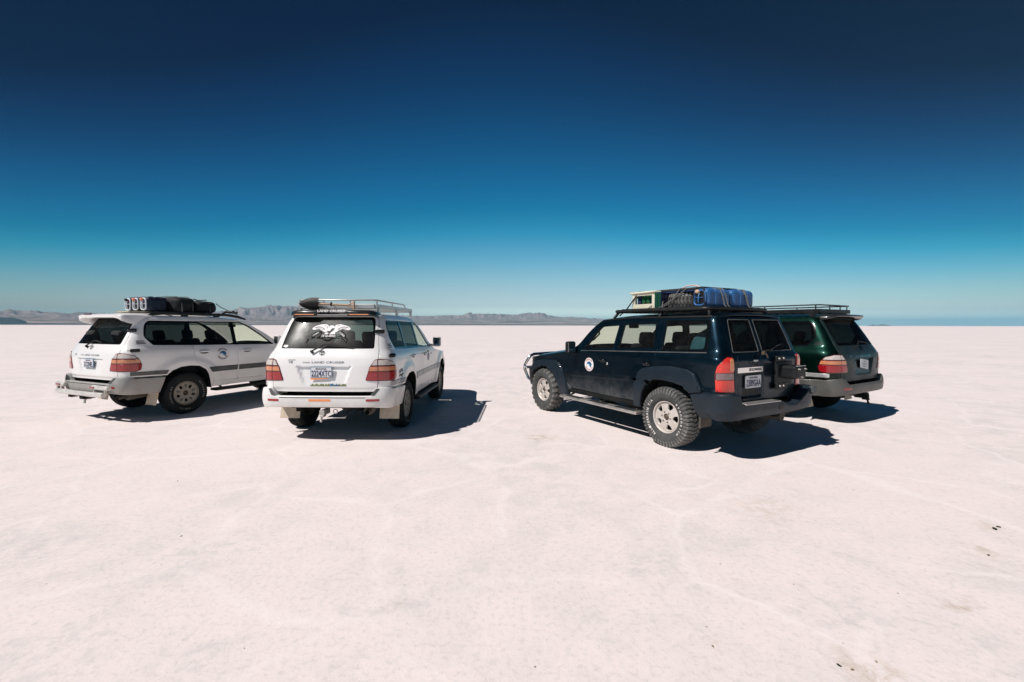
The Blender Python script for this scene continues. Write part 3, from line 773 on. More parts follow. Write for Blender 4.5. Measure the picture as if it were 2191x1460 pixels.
def lens_bands(B, outline, lamp, bands, ins, s_split=None, gap=.006, off=.012, mirror=False):
    """coloured lens pieces cut from a lamp outline by height bands (and by the tailgate gap)"""
    p = resample(fillet(outline), .03)
    if area2(p) < 0: p = p[::-1].copy()
    q = [tuple(a) for a in inset_poly(p, ins)]
    for z0, z1, mt in bands:
        for part in ((-1, 1) if s_split is not None else (0,)):
            r = clip_poly(clip_poly(q, 0, 1, z1), 0, -1, -z0)
            if part == -1: r = clip_poly(r, 1, 0, s_split - gap)
            if part == 1: r = clip_poly(r, -1, 0, -(s_split + gap))
            if len(r) < 3: continue
            r = np.array(r)
            if np.ptp(r[:, 0]) < .02 or np.ptp(r[:, 1]) < .015: continue
            panel(B, 'lens', [(a, b, .012) for a, b in r[::max(1, len(r) // 26)]], M[mt], lamp, off=off, depth=.006, bev=.003, sp=.04, raw=True, mirror=mirror)

def wiper(B, parent, piv, kink, tip, off=.03):
    mb = MB(); P = lambda y, z, o: tuple(B.at(B.sy(y, z), z, o)[0])
    a, b, c = P(*piv, .035), P(*kink, off), P(*tip, .018)
    mb.tube([P(*piv, .0), a], .020, 8); mb.tube([a, b], [.012, .007], 6)
    k = Vector(b); mb.tube([k, k.lerp(Vector(c), .5) + Vector((0, 0, .008)), c], [.007, .009, .006], 6)
    return mb.build('rear_wiper', M['black_plastic'], parent)

def oval_ring(rx, ry, w, n=24, cx=0, cy=0): return stroke(arc_pts(cx, cy, rx, ry, 0, 360, n), w)

# ------------------------------------------------------------------ the three big station-wagon off-roaders of one kind
def lc_bump(x, z):
    r = np.zeros(np.shape(x))
    for xc in (0.0, 2.85):
        d = np.hypot((np.asarray(x) - xc) * 0.94, np.asarray(z) - .40)
        r = np.maximum(r, .034 * (1 - sstep(.56, .70, d)))
    return r + .008 * (sstep(.42, .47, z) - sstep(1.16, 1.2, z)) * 0

LC = Body(.935, .45, 4.5, -1.0, .62, 3.0, 3.74,
          wz=[(.30, .86), (.45, .895), (.60, .918), (.80, .932), (1.0, .935), (1.12, .928), (1.20, .908), (1.25, .880), (1.30, .850), (1.50, .793), (1.72, .722), (1.80, .672), (1.86, .60)],
          xrz=[(.30, -.98), (.45, -1.01), (.70, -1.015), (1.05, -1.015), (1.15, -1.0), (1.30, -.935), (1.50, -.83), (1.77, -.67), (1.86, -.60)], bump=lc_bump)

LC_ROOF_EDGE = pchip([-.66, -.45, .3, .8, 1.12], [1.79, 1.80, 1.80, 1.785, 1.755])
LC_A_OUT = [(1.12, 1.755), (1.40, 1.64), (1.70, 1.46), (1.95, 1.275), (2.0, 1.235)]
LC_DLO = [('x', 1.85, 1.228), ('x', 1.62, 1.425), ('x', 1.35, 1.628, .25), ('x', 1.18, 1.715, .08), ('x', -.55, 1.727, .10), ('x', -.618, 1.45, .15), ('x', -.50, 1.293, .06)]
LC_DOORLINE = [('x', .131, 1.268), ('x', .14, 1.05), ('x', .171, .94), ('x', .22, .905), ('x', .31, .865), ('x', .385, .785), ('x', .44, .66), ('x', .465, .55, .03)]
LC_ARCH = [(.44, .43), (.42, .50), (.40, .60), (.37, .71), (.32, .80), (.20, .877), (.04, .894), (-.12, .882), (-.26, .83), (-.35, .755), (-.41, .62), (-.45, .43)]
LC_FARCH = [(2.38, .43), (2.41, .52), (2.45, .65), (2.52, .79), (2.65, .875), (2.83, .902), (3.0, .885), (3.14, .82), (3.23, .73), (3.28, .60), (3.30, .43)]

def gap_(pts, dx): return [(p[0], p[1] + dx, *p[2:]) for p in pts]

def eagle(B, parent):
    """white window print: spread eagle over lettered ribbons"""
    U = lambda pts: [((x - 1010) / 2527, (700 - y) / 2527) for x, y in pts]
    S_ = lambda pts, w: stroke(U(pts), w / 2527)
    P = [U(p) for p in (
        [(185, 560), (215, 520), (300, 472), (420, 432), (560, 408), (740, 405), (840, 420), (905, 470), (860, 520), (850, 580), (872, 640), (800, 702), (720, 668), (620, 628), (500, 585), (400, 590), (290, 612), (210, 592)],
        [(1165, 480), (1240, 425), (1430, 400), (1560, 430), (1700, 450), (1830, 500), (1915, 560), (1880, 605), (1790, 615), (1650, 590), (1540, 585), (1400, 632), (1250, 705), (1205, 650), (1200, 560)],
        [(850, 570), (880, 500), (960, 450), (1100, 445), (1160, 490), (1190, 560), (1120, 540), (1060, 565), (1030, 610), (1015, 650), (940, 655), (900, 680), (850, 695), (825, 640)],
        [(1190, 575), (1235, 700), (1265, 765), (1120, 768), (1010, 772), (1060, 705), (1150, 645)],
        [(835, 700), (775, 765), (905, 768), (960, 745), (930, 705)])]
    P += S_([(600, 835), (640, 775), (960, 762), (1290, 772), (1365, 835), (1300, 905), (1240, 935), (1200, 890), (970, 862), (720, 890), (660, 935), (600, 835)], 22)
    P += S_([(740, 915), (840, 975), (960, 1003), (1080, 980), (1180, 905)], 26) + S_([(790, 890), (970, 880), (1150, 885)], 22)
    for k in range(7): P += S_([(830 + 46 * k, 985 - abs(k - 3) * 12), (842 + 42 * k, 940 - abs(k - 3) * 6)], 16)
    P += S_([(262, 850), (300, 775), (400, 695), (520, 655), (625, 668), (662, 765)], 22) + S_([(300, 885), (400, 805), (600, 702)], 18) + S_([(290, 925), (350, 880), (415, 862)], 24) + S_([(120, 955), (195, 950), (150, 1000), (128, 1060)], 24)
    P += S_([(1395, 655), (1560, 676), (1690, 765), (1725, 850), (1665, 870), (1560, 845), (1390, 770)], 20) + S_([(1535, 890), (1660, 960), (1765, 1062), (1805, 1070), (1778, 990), (1840, 1000), (1800, 935), (1690, 880)], 20)
    P += S_([(490, 902), (640, 830), (620, 902), (490, 902)], 18) + S_([(1330, 890), (1450, 912), (1485, 830), (1375, 850)], 18)
    s0, z0 = 0.0, 1.539
    d = shape_on(B, 'window_print', P, s0, z0, 1, M['decal_white'], parent, off=.003)
    D = []
    for sg in (1, -1):
        f = lambda pts: [(1010 + 35 + sg * (x - 1045), y) for x, y in pts]
        for k in range(8): D += S_(f([(330 + 55 * k, 490 + 6 * k), (380 + 50 * k, 570 + 9 * k)]), 12)
        D += S_(f([(250, 545), (420, 500), (600, 505), (760, 600)]), 13) + S_(f([(700, 440), (790, 480)]), 14)
    D += S_([(860, 640), (900, 665), (1010, 655)], 16) + S_([(920, 500), (960, 520)], 12) + S_([(840, 470), (850, 560)], 14)
    shape_on(B, 'print_line', D, s0, z0, 1, M['ink_black'], d, off=.0036)
    text_on(B, 'lettering', 'TE QUIERO', s0 + .130, z0 - .070, .236, .036, M['decal_white'], d, off=.0032, bold=.02)
    for word, x0, y0, ang, w in (('COMO', 325, 850, 30, .105), ('COMER', 1420, 715, -34, .115)):
        v, f, _ = text_shape(word, .01); u = v[:, 0] * w; h = v[:, 1] * .026; t = radians(ang)
        V = np.stack([s0 - ((x0 - 1010) / 2527 + u * cos(t) - h * sin(t)), z0 + (700 - y0) / 2527 + u * sin(t) + h * cos(t)], 1)
        mk('lettering', B.at(V[:, 0], V[:, 1], .0032), f, M['decal_white'], d, normals=B.nrm(V[:, 0], V[:, 1]))
    return d

def car_emblem(B, parent, y, z, mt, w=.040):
    s0 = B.sy(y, z); P = oval_ring(1, .68, .16) + oval_ring(.34, .64, .14, cy=.02) + oval_ring(.72, .26, .14, cy=.36)
    return shape_on(B, 'emblem', P, s0, z, w, mt, parent, off=.006)

def build_cruiser(root, o):
    B = LC; pm, bm_ = M[o['paint']], M[o['bumper']]; side_pm = pm
    # shell sides with D pillar, roof rail and A pillar
    roofe = [('x', x, float(LC_ROOF_EDGE(x))) for x in (-.50, .0, .5, .85)]
    side = [('y', .63, 1.785)] + roofe + [('x', *p) for p in LC_A_OUT] + LC_DLO + LC_DOORLINE + [('x', x, z) for x, z in LC_ARCH[:10]] + \
           [('x', -.80, .762), ('y', .745, .752), ('y', .752, .90), ('y', .750, 1.20), ('y', .738, 1.31), ('y', .69, 1.55)]
    panel(B, 'quarter_panel', side, pm, root, mirror='both', depth=.03, sp=.045)
    panel(B, 'inner_trim', side, M['interior'], root, mirror='both', depth=0, off=-.034, sp=.09)
    for sd_ in (1, -1):
        mr = sd_ < 0
        fr = panel(B, 'window_frame', LC_DLO[:] , M['black_gloss'], root, mirror=mr, off=-.006, depth=.02, bev=.002, sp=.06, holes=[
            [('x', -.52, 1.702, .08), ('x', -.588, 1.45, .12), ('x', -.485, 1.316, .05), ('x', .10, 1.300, .01), ('x', .10, 1.706, .01)],
            [('x', .165, 1.706, .02), ('x', .165, 1.298, .02), ('x', .945, 1.276, .02), ('x', .945, 1.70, .02)],
            [('x', 1.015, 1.697, .02), ('x', 1.015, 1.273, .02), ('x', 1.79, 1.250, .03), ('x', 1.60, 1.415), ('x', 1.33, 1.612, .2), ('x', 1.17, 1.697, .05)]])
        for q, gm in (([('x', -.52, 1.704, .08), ('x', -.590, 1.45, .12), ('x', -.487, 1.314, .05), ('x', .102, 1.298, .01), ('x', .102, 1.708, .01)], o['glass'][0]),
                      ([('x', .163, 1.708, .02), ('x', .163, 1.296, .02), ('x', .947, 1.274, .02), ('x', .947, 1.702, .02)], o['glass'][1]),
                      ([('x', 1.013, 1.699, .02), ('x', 1.013, 1.271, .02), ('x', 1.795, 1.248, .03), ('x', 1.602, 1.417), ('x', 1.332, 1.614, .2), ('x', 1.172, 1.699, .05)], o['glass'][2])):
            panel(B, 'side_window', q, M[gm], fr, mirror=mr, off=-.009, depth=0, bev=.001, sp=.08)
        # doors
        rd = [('x', p[1] + .008, *p[2:]) for p in LC_DOORLINE] + [('x', .968, .553, .02), ('x', .985, .85), ('x', .970, 1.248)]
        d = panel(B, 'rear_door', rd, pm, root, mirror=mr, sp=.045); door_handle(B, d, .315, 1.133, sd_, pm)
        panel(B, 'door_trim', rd, M['interior'], d, mirror=mr, off=-.06, depth=0, sp=.1)
        fd = [('x', .977, 1.248), ('x', .992, .85), ('x', .975, .553, .02), ('x', 1.86, .545, .12), ('x', 2.005, .70, .1), ('x', 2.03, 1.0), ('x', 1.975, 1.225), ('x', 1.86, 1.226)]
        d2 = panel(B, 'front_door', fd, pm, root, mirror=mr, sp=.045); door_handle(B, d2, 1.185, 1.118, sd_, pm)
        panel(B, 'door_trim', fd, M['interior'], d2, mirror=mr, off=-.06, depth=0, sp=.1)
        fe = [('x', 1.985, 1.222), ('x', 2.038, 1.0), ('x', 2.013, .70, .1), ('x', 1.87, .538), ('x', 2.0, .45)] + [('x', x, z) for x, z in LC_FARCH[:9]] + \
             [('x', 3.30, .74), ('f', .84, .76), ('f', .80, .80), ('f', .80, 1.0), ('x', 3.2, 1.04), ('x', 2.6, 1.10), ('x', 2.1, 1.165)]
        panel(B, 'front_fender', fe, pm, root, mirror=mr, sp=.05)
        rk = [('x', .475, .548), ('x', 1.86, .54), ('x', 1.99, .45), ('x', .455, .45)]
        panel(B, 'rocker_panel', rk, pm, root, mirror=mr, off=-.004, sp=.06)
        # trim strips
        sm = M[o['strip']]
        for nm, q in (('trim_strip', [('x', .435, .735, .01), ('x', .960, .735, .01), ('x', .972, .835, .01), ('x', .375, .835, .01)]),
                      ('trim_strip', [('x', .995, .735, .01), ('x', 2.0, .735, .01), ('x', 2.02, .835, .01), ('x', 1.0, .835, .01)]),
                      ('trim_strip', [('x', 2.04, .735, .01), ('x', 2.475, .735, .01), ('x', 2.54, .835, .01), ('x', 2.04, .835, .01)])):
            panel(B, nm, q, sm, root, mirror=mr, off=.010, depth=.012, bev=.005, sp=.06)
        q = [('x', -.36, .775, .01), ('x', -.87, .785, .012), ('x', -.87, .848, .012), ('x', -.32, .845, .01)]
        panel(B, 'trim_strip', q, M[o['strip_rear']], root, mirror=mr, off=.012, depth=.014, bev=.005, sp=.05)
        # louvre on the pillar
        for k in range(3):
            z = 1.318 + .022 * k
            panel(B, 'pillar_vent', [('x', -.735, z), ('x', -.600 - .012 * k, z), ('x', -.600 - .012 * k, z + .012), ('x', -.735, z + .012)], M['black_plastic'], root, mirror=mr, off=.002, depth=.003, bev=.001, sp=.04)
        if o.get('latches') and sd_ < 0:
            for x, z in ((-.725, 1.545), (-.790, 1.205)):
                p = B.at(B.sx(x, z), z, .012)[0]; n = B.nrm([B.sx(x, z)], [z])[0]
                mb = MB(); m = Matrix.Translation((p[0], p[1] * sd_, p[2])) @ Matrix.Rotation(atan2(n[1] * sd_, n[0]) - pi / 2, 4, 'Z')
                mb.box((0, 0, 0), (.135, .034, .058), bev=.016, seg=3, mtx=m); mb.tube([(-.06, .016, .0), (0, .022, 0), (.06, .016, 0)], .006, 6, mtx=m); mb.tube([(.06, 0, 0), (.105, .0, .0)], .006, 6, mtx=m)
                mb.build('rubber_latch', M['black_gloss'], root)
        # tail lamp wraps the corner
        lo = [B.pt(t) for t in [('y', .575, .868, .02), ('y', .74, .860), ('x', -.80, .853, .03), ('x', -.725, .885, .04), ('x', -.715, .97), ('x', -.745, 1.06, .06), ('x', -.80, 1.125, .05), ('x', -.90, 1.165), ('y', .76, 1.172), ('y', .700, 1.160, .04), ('y', .635, 1.06)]]
        lamp = panel(B, 'tail_lamp', lo, M['lamp_case'], root, mirror=mr, off=.007, depth=.02, bev=.004, sp=.03, raw=True)
        lens_bands(B, lo, lamp, [(.872, .985, 'lens_red'), (1.003, 1.062, 'lens_orange'), (1.082, 1.155, 'lens_clear')], .010, s_split=B.sy(.748, 1.0), mirror=mr)
        # bumper reflector, mud flap
        s_ = .69; zc = .607
        bo = bump_off
        panel(B, 'reflector', [(s_ + .085, zc - .016, .012), (s_ - .08, zc - .016, .012), (s_ - .08, zc + .016, .012), (s_ + .085, zc + .016, .012)], M['lens_red'], root, mirror=mr, off=lambda a, z: bump_off(a, z) + .004, depth=.006, bev=.003, sp=.04, raw=True)
        if o.get('flaps', True):
            mb = MB(); prof = [(-.47, .52), (-.475, .40), (-.50, .30), (-.515, .235)]
            for (x0, z0), (x1, z1) in zip(prof, prof[1:]):
                mb.box(((x0 + x1) / 2, .76 * sd_, (z0 + z1) / 2), (.012, .30, hypot(x1 - x0, z1 - z0) + .004), rot=(0, atan2(x1 - x0, z1 - z0) + pi, 0), bev=.003)
            mb.build('mud_flap', M[o['flap']], root)
        # running board
        mb = MB(); mb.box((1.36, .89 * sd_, .385), (1.74, .20, .05), bev=.018, seg=3)
        for x in (.7, 1.36, 2.0): mb.tube([(x, .60 * sd_, .50), (x, .86 * sd_, .38)], .018, 6)
        mb.build('running_board', M[o['step']], root)
        side_mirror(root, (1.80, 1.035, 1.315), sd_, (.085, .165, .20), M[o['mirror']])
    # tailgate with recessed plate panel and rear glass
    def tg_off(a, z):
        y = np.abs(a); lim = .405 - (1.085 - z) * .36
        m = sstep(1.088, 1.080, z) * (1 - sstep(lim - .045, lim, y)) * (1 - sstep(.86, .80, z) * 0)
        return -.042 * m * np.clip((z - .80) / .28, 0, 1) ** .6 - .012 * sstep(.785, .745, z)
    tgo = [(sg * abs(y), z, r) for sg in (1,) for y, z, r in ((.622, 1.785, .03), (.682, 1.55, 0), (.730, 1.31, 0), (.743, 1.20, 0), (.745, .90, 0), (.735, .76, 0), (.695, .712, .05))]
    tgo = [('y', y, z, r) for y, z, r in tgo] + [('y', -y, z, r) for y, z, r in tgo[::-1]]
    hole = [('y', .672, 1.314, .04), ('y', .594, 1.765, .05), ('y', -.594, 1.765, .05), ('y', -.672, 1.314, .04)]
    tg = panel(B, 'tailgate', tgo, M[o['gate_paint']], root, holes=[hole], off=tg_off, sp=.028)
    panel(B, 'gate_trim', tgo, M['interior'], tg, holes=[hole], off=-.045, depth=0, sp=.09)
    hb = [('y', .676, 1.310, .04), ('y', .598, 1.769, .05), ('y', -.598, 1.769, .05), ('y', -.676, 1.310, .04)]
    hi_ = [('y', .640, 1.345, .04), ('y', .572, 1.735, .05), ('y', -.572, 1.735, .05), ('y', -.640, 1.345, .04)]
    panel(B, 'window_seal', hb, M['black_gloss'], tg, holes=[hi_], off=-.004, depth=.01, bev=.002, sp=.05)
    rw = panel(B, 'rear_window', hb, M[o['glass'][3]], tg, off=-.002, depth=0, bev=.001, sp=.06)
    wiper(B, tg, (.19, 1.262), (.02, 1.362), (-.38 if not o.get('short_wiper') else -.22, 1.322))
    car_emblem(B, tg, .045 if o['kind'] != 'green' else -.03, 1.252, M['chrome'] if o['kind'] == 'green' else M['badge_grey'])
    bd = M['chrome'] if o['kind'] == 'green' else M['badge_grey']
    text_on(B, 'lettering', 'V8', B.sy(.505, 1.12), 1.110, .060, .034, bd, tg, off=.004, bold=.0)
    text_on(B, 'lettering', 'TOYOTA', B.sy(.305, 1.12), 1.112, .105, .017, bd, tg, off=.004, bold=.02, slant=.2)
    text_on(B, 'lettering', 'LAND CRUISER', B.sy(.172, 1.12), 1.110, .465, .029, bd, tg, off=.004, bold=.0)
    plate(B, tg, B.sy(.035, .985) if o['kind'] != 'green' else -.03, .985, o['plate'], frame=o['kind'] != 'green', tilt=o.get('tilt', 0), country=True, off=.004)
    # bumper
    ear = o.get('ear', .785)
    bt = [('x', -.375, .728), ('x', -.80, .742), ('y', .86, ear - .012, .02), ('y', .745, ear, .03), ('y', .675, .665, .05)]
    bo_ = bt + [('y', -q[1], *q[2:]) for q in bt[::-1] if q[0] == 'y']
    left = [B.pt(q) for q in bt]; right = [(-a, z, r) for a, z, r in left[::-1]]
    bot = [(-B.sx(-.46, .455), .455, .03), (-B.sx(-.80, .47), .470, 0), (-.70, .505, .0), (.70, .505, 0), (B.sx(-.80, .47), .470, 0), (B.sx(-.46, .455), .455, .03)]
    bp = panel(B, 'rear_bumper', left + right + bot, bm_, root, off=bump_off, depth=.12, bev=.014, sp=.04, raw=True)
    q = [(.60, .640, .004), (-.60, .640, .004), (-.60, .649, .004), (.60, .649, .004)]
    panel(B, 'step_pad', q, M['dark_strip'], bp, off=lambda a, z: bump_off(a, z) + .004, depth=.005, bev=.002, sp=.06, raw=True)
    for sd_ in (1, -1):
        p = [(.715, .675, .01), (.655, .672, .01), (.735, .765, .01), (.775, .765, .01)]
        panel(B, 'bumper_insert', p, M['dark_strip'], bp, off=lambda a, z: bump_off(a, z) + .004, depth=.004, bev=.002, sp=.03, raw=True, mirror=sd_ < 0)
    # roof, hood, windscreen
    def roof(a, x):
        v = a / .7; ez = LC_ROOF_EDGE(x); f = sstep(.45, 1.12, x)
        ye = np.array([LC.w(e) for e in np.atleast_1d(ez)]) * .985
        xx = x + .26 * (1 - v * v) * f ** 1.5; bul = .062 * (1 - .35 * f)
        return np.stack([xx, v * ye, ez + bul * (1 - np.abs(v) ** 2.4)], -1)
    panel(Surf(roof), 'roof', [(-.7, -.60), (.7, -.60), (.7, 1.12), (-.7, 1.12)], pm, root, sp=.06, depth=.02)
    panel(Surf(roof), 'headliner', [(-.7, -.60), (.7, -.60), (.7, 1.12), (-.7, 1.12)], M['interior'], root, sp=.12, depth=0, off=-.05)
    zA = pchip([1.235, 1.275, 1.46, 1.64, 1.755], [2.0, 1.95, 1.70, 1.40, 1.12])
    def screen(a, z):
        ye = LC.w(z) * .985; v = -a / .8; return np.stack([zA(z) + .26 * (1 - v * v), v * ye, z + .04 * (1 - v * v) * sstep(1.5, 1.755, z)], -1)
    panel(Surf(screen), 'windscreen', [(-.76, 1.25), (.76, 1.25), (.74, 1.745), (-.74, 1.745)], M['glass_clear'], root, sp=.07, depth=0, bev=.001)
    hz = pchip([1.98, 2.1, 2.6, 3.2, 3.62], [1.225, 1.165, 1.10, 1.04, 1.0])
    def hood(a, x):
        v = a / .9; ze = hz(x); ye = np.where(x < 3.2, LC.w(ze), LC.w(ze) * (1 - .16 * sstep(3.1, 3.62, x))) * .985
        return np.stack([x + .16 * (1 - v * v) * sstep(3.0, 3.6, x), v * ye, ze + (.105 - .05 * sstep(2.9, 3.6, x)) * (1 - np.abs(v) ** 3.2)], -1)
    panel(Surf(hood), 'hood', [(-.9, 2.02), (.9, 2.02), (.9, 3.55), (-.9, 3.55)], pm, root, sp=.06)
    panel(B, 'grille', [(B.smax - .5, .84, .03), (B.smax + .5, .84, .03), (B.smax + .5, 1.03, .03), (B.smax - .5, 1.03, .03)], M['bright_strip'], root, sp=.06, raw=True) if False else None
    nose = [B.pt(('f', y, z)) for y, z in ((.80, .80), (.80, .99), (.003, 1.0), (.003, .80))]
    for mr in (False, True):
        panel(B, 'nose_panel', nose, M['black_gloss'], root, sp=.06, raw=True, mirror=mr)
        hl = [B.pt(('f', y, z, .03)) for y, z in ((.80, .83), (.78, .99), (.46, .99), (.50, .83))]; panel(B, 'headlight', hl, M['lens_clear'], root, off=.01, sp=.05, raw=True, mirror=mr)
        fb = [B.pt(q) for q in (('x', 3.30, .46), ('x', 3.30, .72), ('f', .80, .79), ('f', .003, .79), ('f', .003, .46))]; panel(B, 'front_bumper', fb, bm_, root, off=lambda a, z: .05 * sstep(B.sx(3.3, .6), B.sx(3.3, .6) + .35, a), sp=.06, raw=True, mirror=mr, depth=.08)
    wheel_well(root, B, LC_ARCH, 0, 0); wheel_well(root, B, LC_FARCH, 2.85, 0)
    chassis(root, -.95, 3.55, .388, 2.85)
    interior(root, -.80, 1.95, .78, [(.95, .38), (.95, -.38), (.02, .36, .62), (.02, -.36, .62)] + ([(-.62, .40, .42), (-.62, -.40, .42)] if o.get('third') else []), 1)
    # tow hitch
    mb = MB(); mb.box((-1.0, 0, .43), (.20, .07, .07), bev=.008); mb.box((-1.06, 0, .385), (.10, .05, .03), bev=.006)
    mb.tube([(-1.08, 0, .39), (-1.10, .01, .33)], .016, 8); mb.lathe([(0, .02), (.018, .01), (.018, -.01), (0, -.02)], 10, Matrix.Translation((-1.10, .01, .32)))
    mb.tube([(-.98, -.14 + .03 * cos(t), .43 + .03 * sin(t)) for t in np.linspace(0, 2 * pi, 13)[:-1]], .007, 6, closed=True)
    mb.build('tow_hitch', M['steel'] if o['kind'] != 'green' else M['underside'], root)
    put_wheels(root, 'cruiser', 2.85, .79, .383)

WHEELS = {}
def put_wheels(root, kind, wb, y, z, front=None, spin=(0.4, 1.9, 3.3, 5.0)):
    for i, (x, sd_) in enumerate(((0, 1), (0, -1), (wb, 1), (wb, -1))):
        k = front if (front and x > 0) else kind
        if k not in WHEELS: WHEELS[k] = w = make_wheel(k, root)
        else: w = copy_tree(WHEELS[k], root)
        w.location = (x, y * sd_, z); w.rotation_euler = (0, spin[i], 0 if sd_ > 0 else pi)

def bump_off(a, z):
    y = np.abs(np.asarray(a, float)); t = 1 - sstep(.85, 1.12, y)
    curve = 1 - .28 * ((np.asarray(z) - .60) / .13) ** 2
    return .014 + .072 * t * np.clip(curve, .3, 1)

# ------------------------------------------------------------------ the navy off-roader with wide arches
def ni_bump(x, z):
    z = np.asarray(z, float); return .010 * sstep(.865, .835, z) * (1 - sstep(.60, .50, z) * .5)

NI = Body(.90, .28, 6.0, -.84, .42, 3.6, 3.66,
          wz=[(.30, .84), (.45, .868), (.60, .888), (.80, .90), (1.0, .902), (1.15, .900), (1.235, .893), (1.275, .868), (1.32, .835), (1.50, .792), (1.74, .722), (1.80, .672), (1.86, .60)],
          xrz=[(.30, -.83), (.45, -.84), (1.20, -.84), (1.30, -.805), (1.50, -.737), (1.736, -.65), (1.86, -.60)], bump=ni_bump)
NI_ROOF_EDGE = pchip([-.62, -.3, .5, 1.03, 1.47], [1.765, 1.772, 1.775, 1.770, 1.737])
NI_A_OUT = [(1.47, 1.737), (1.62, 1.645), (1.75, 1.538), (1.92, 1.37), (2.06, 1.235)]
NI_ARCH = [(.455, .44), (.445, .56), (.41, .70), (.33, .83), (.20, .90), (.016, .905), (-.15, .893), (-.30, .852), (-.405, .785), (-.455, .68), (-.49, .44)]
NI_FARCH = [(2.43, .40), (2.50, .60), (2.62, .75), (2.78, .835), (2.97, .855), (3.15, .835), (3.30, .76), (3.40, .62), (3.44, .44)]

def ni_bumper_off(a, z):
    y = np.abs(np.asarray(a, float)); t = 1 - sstep(.80, 1.02, y); zz = np.asarray(z, float)
    return .045 + .115 * t - .03 * sstep(.62, .50, zz)

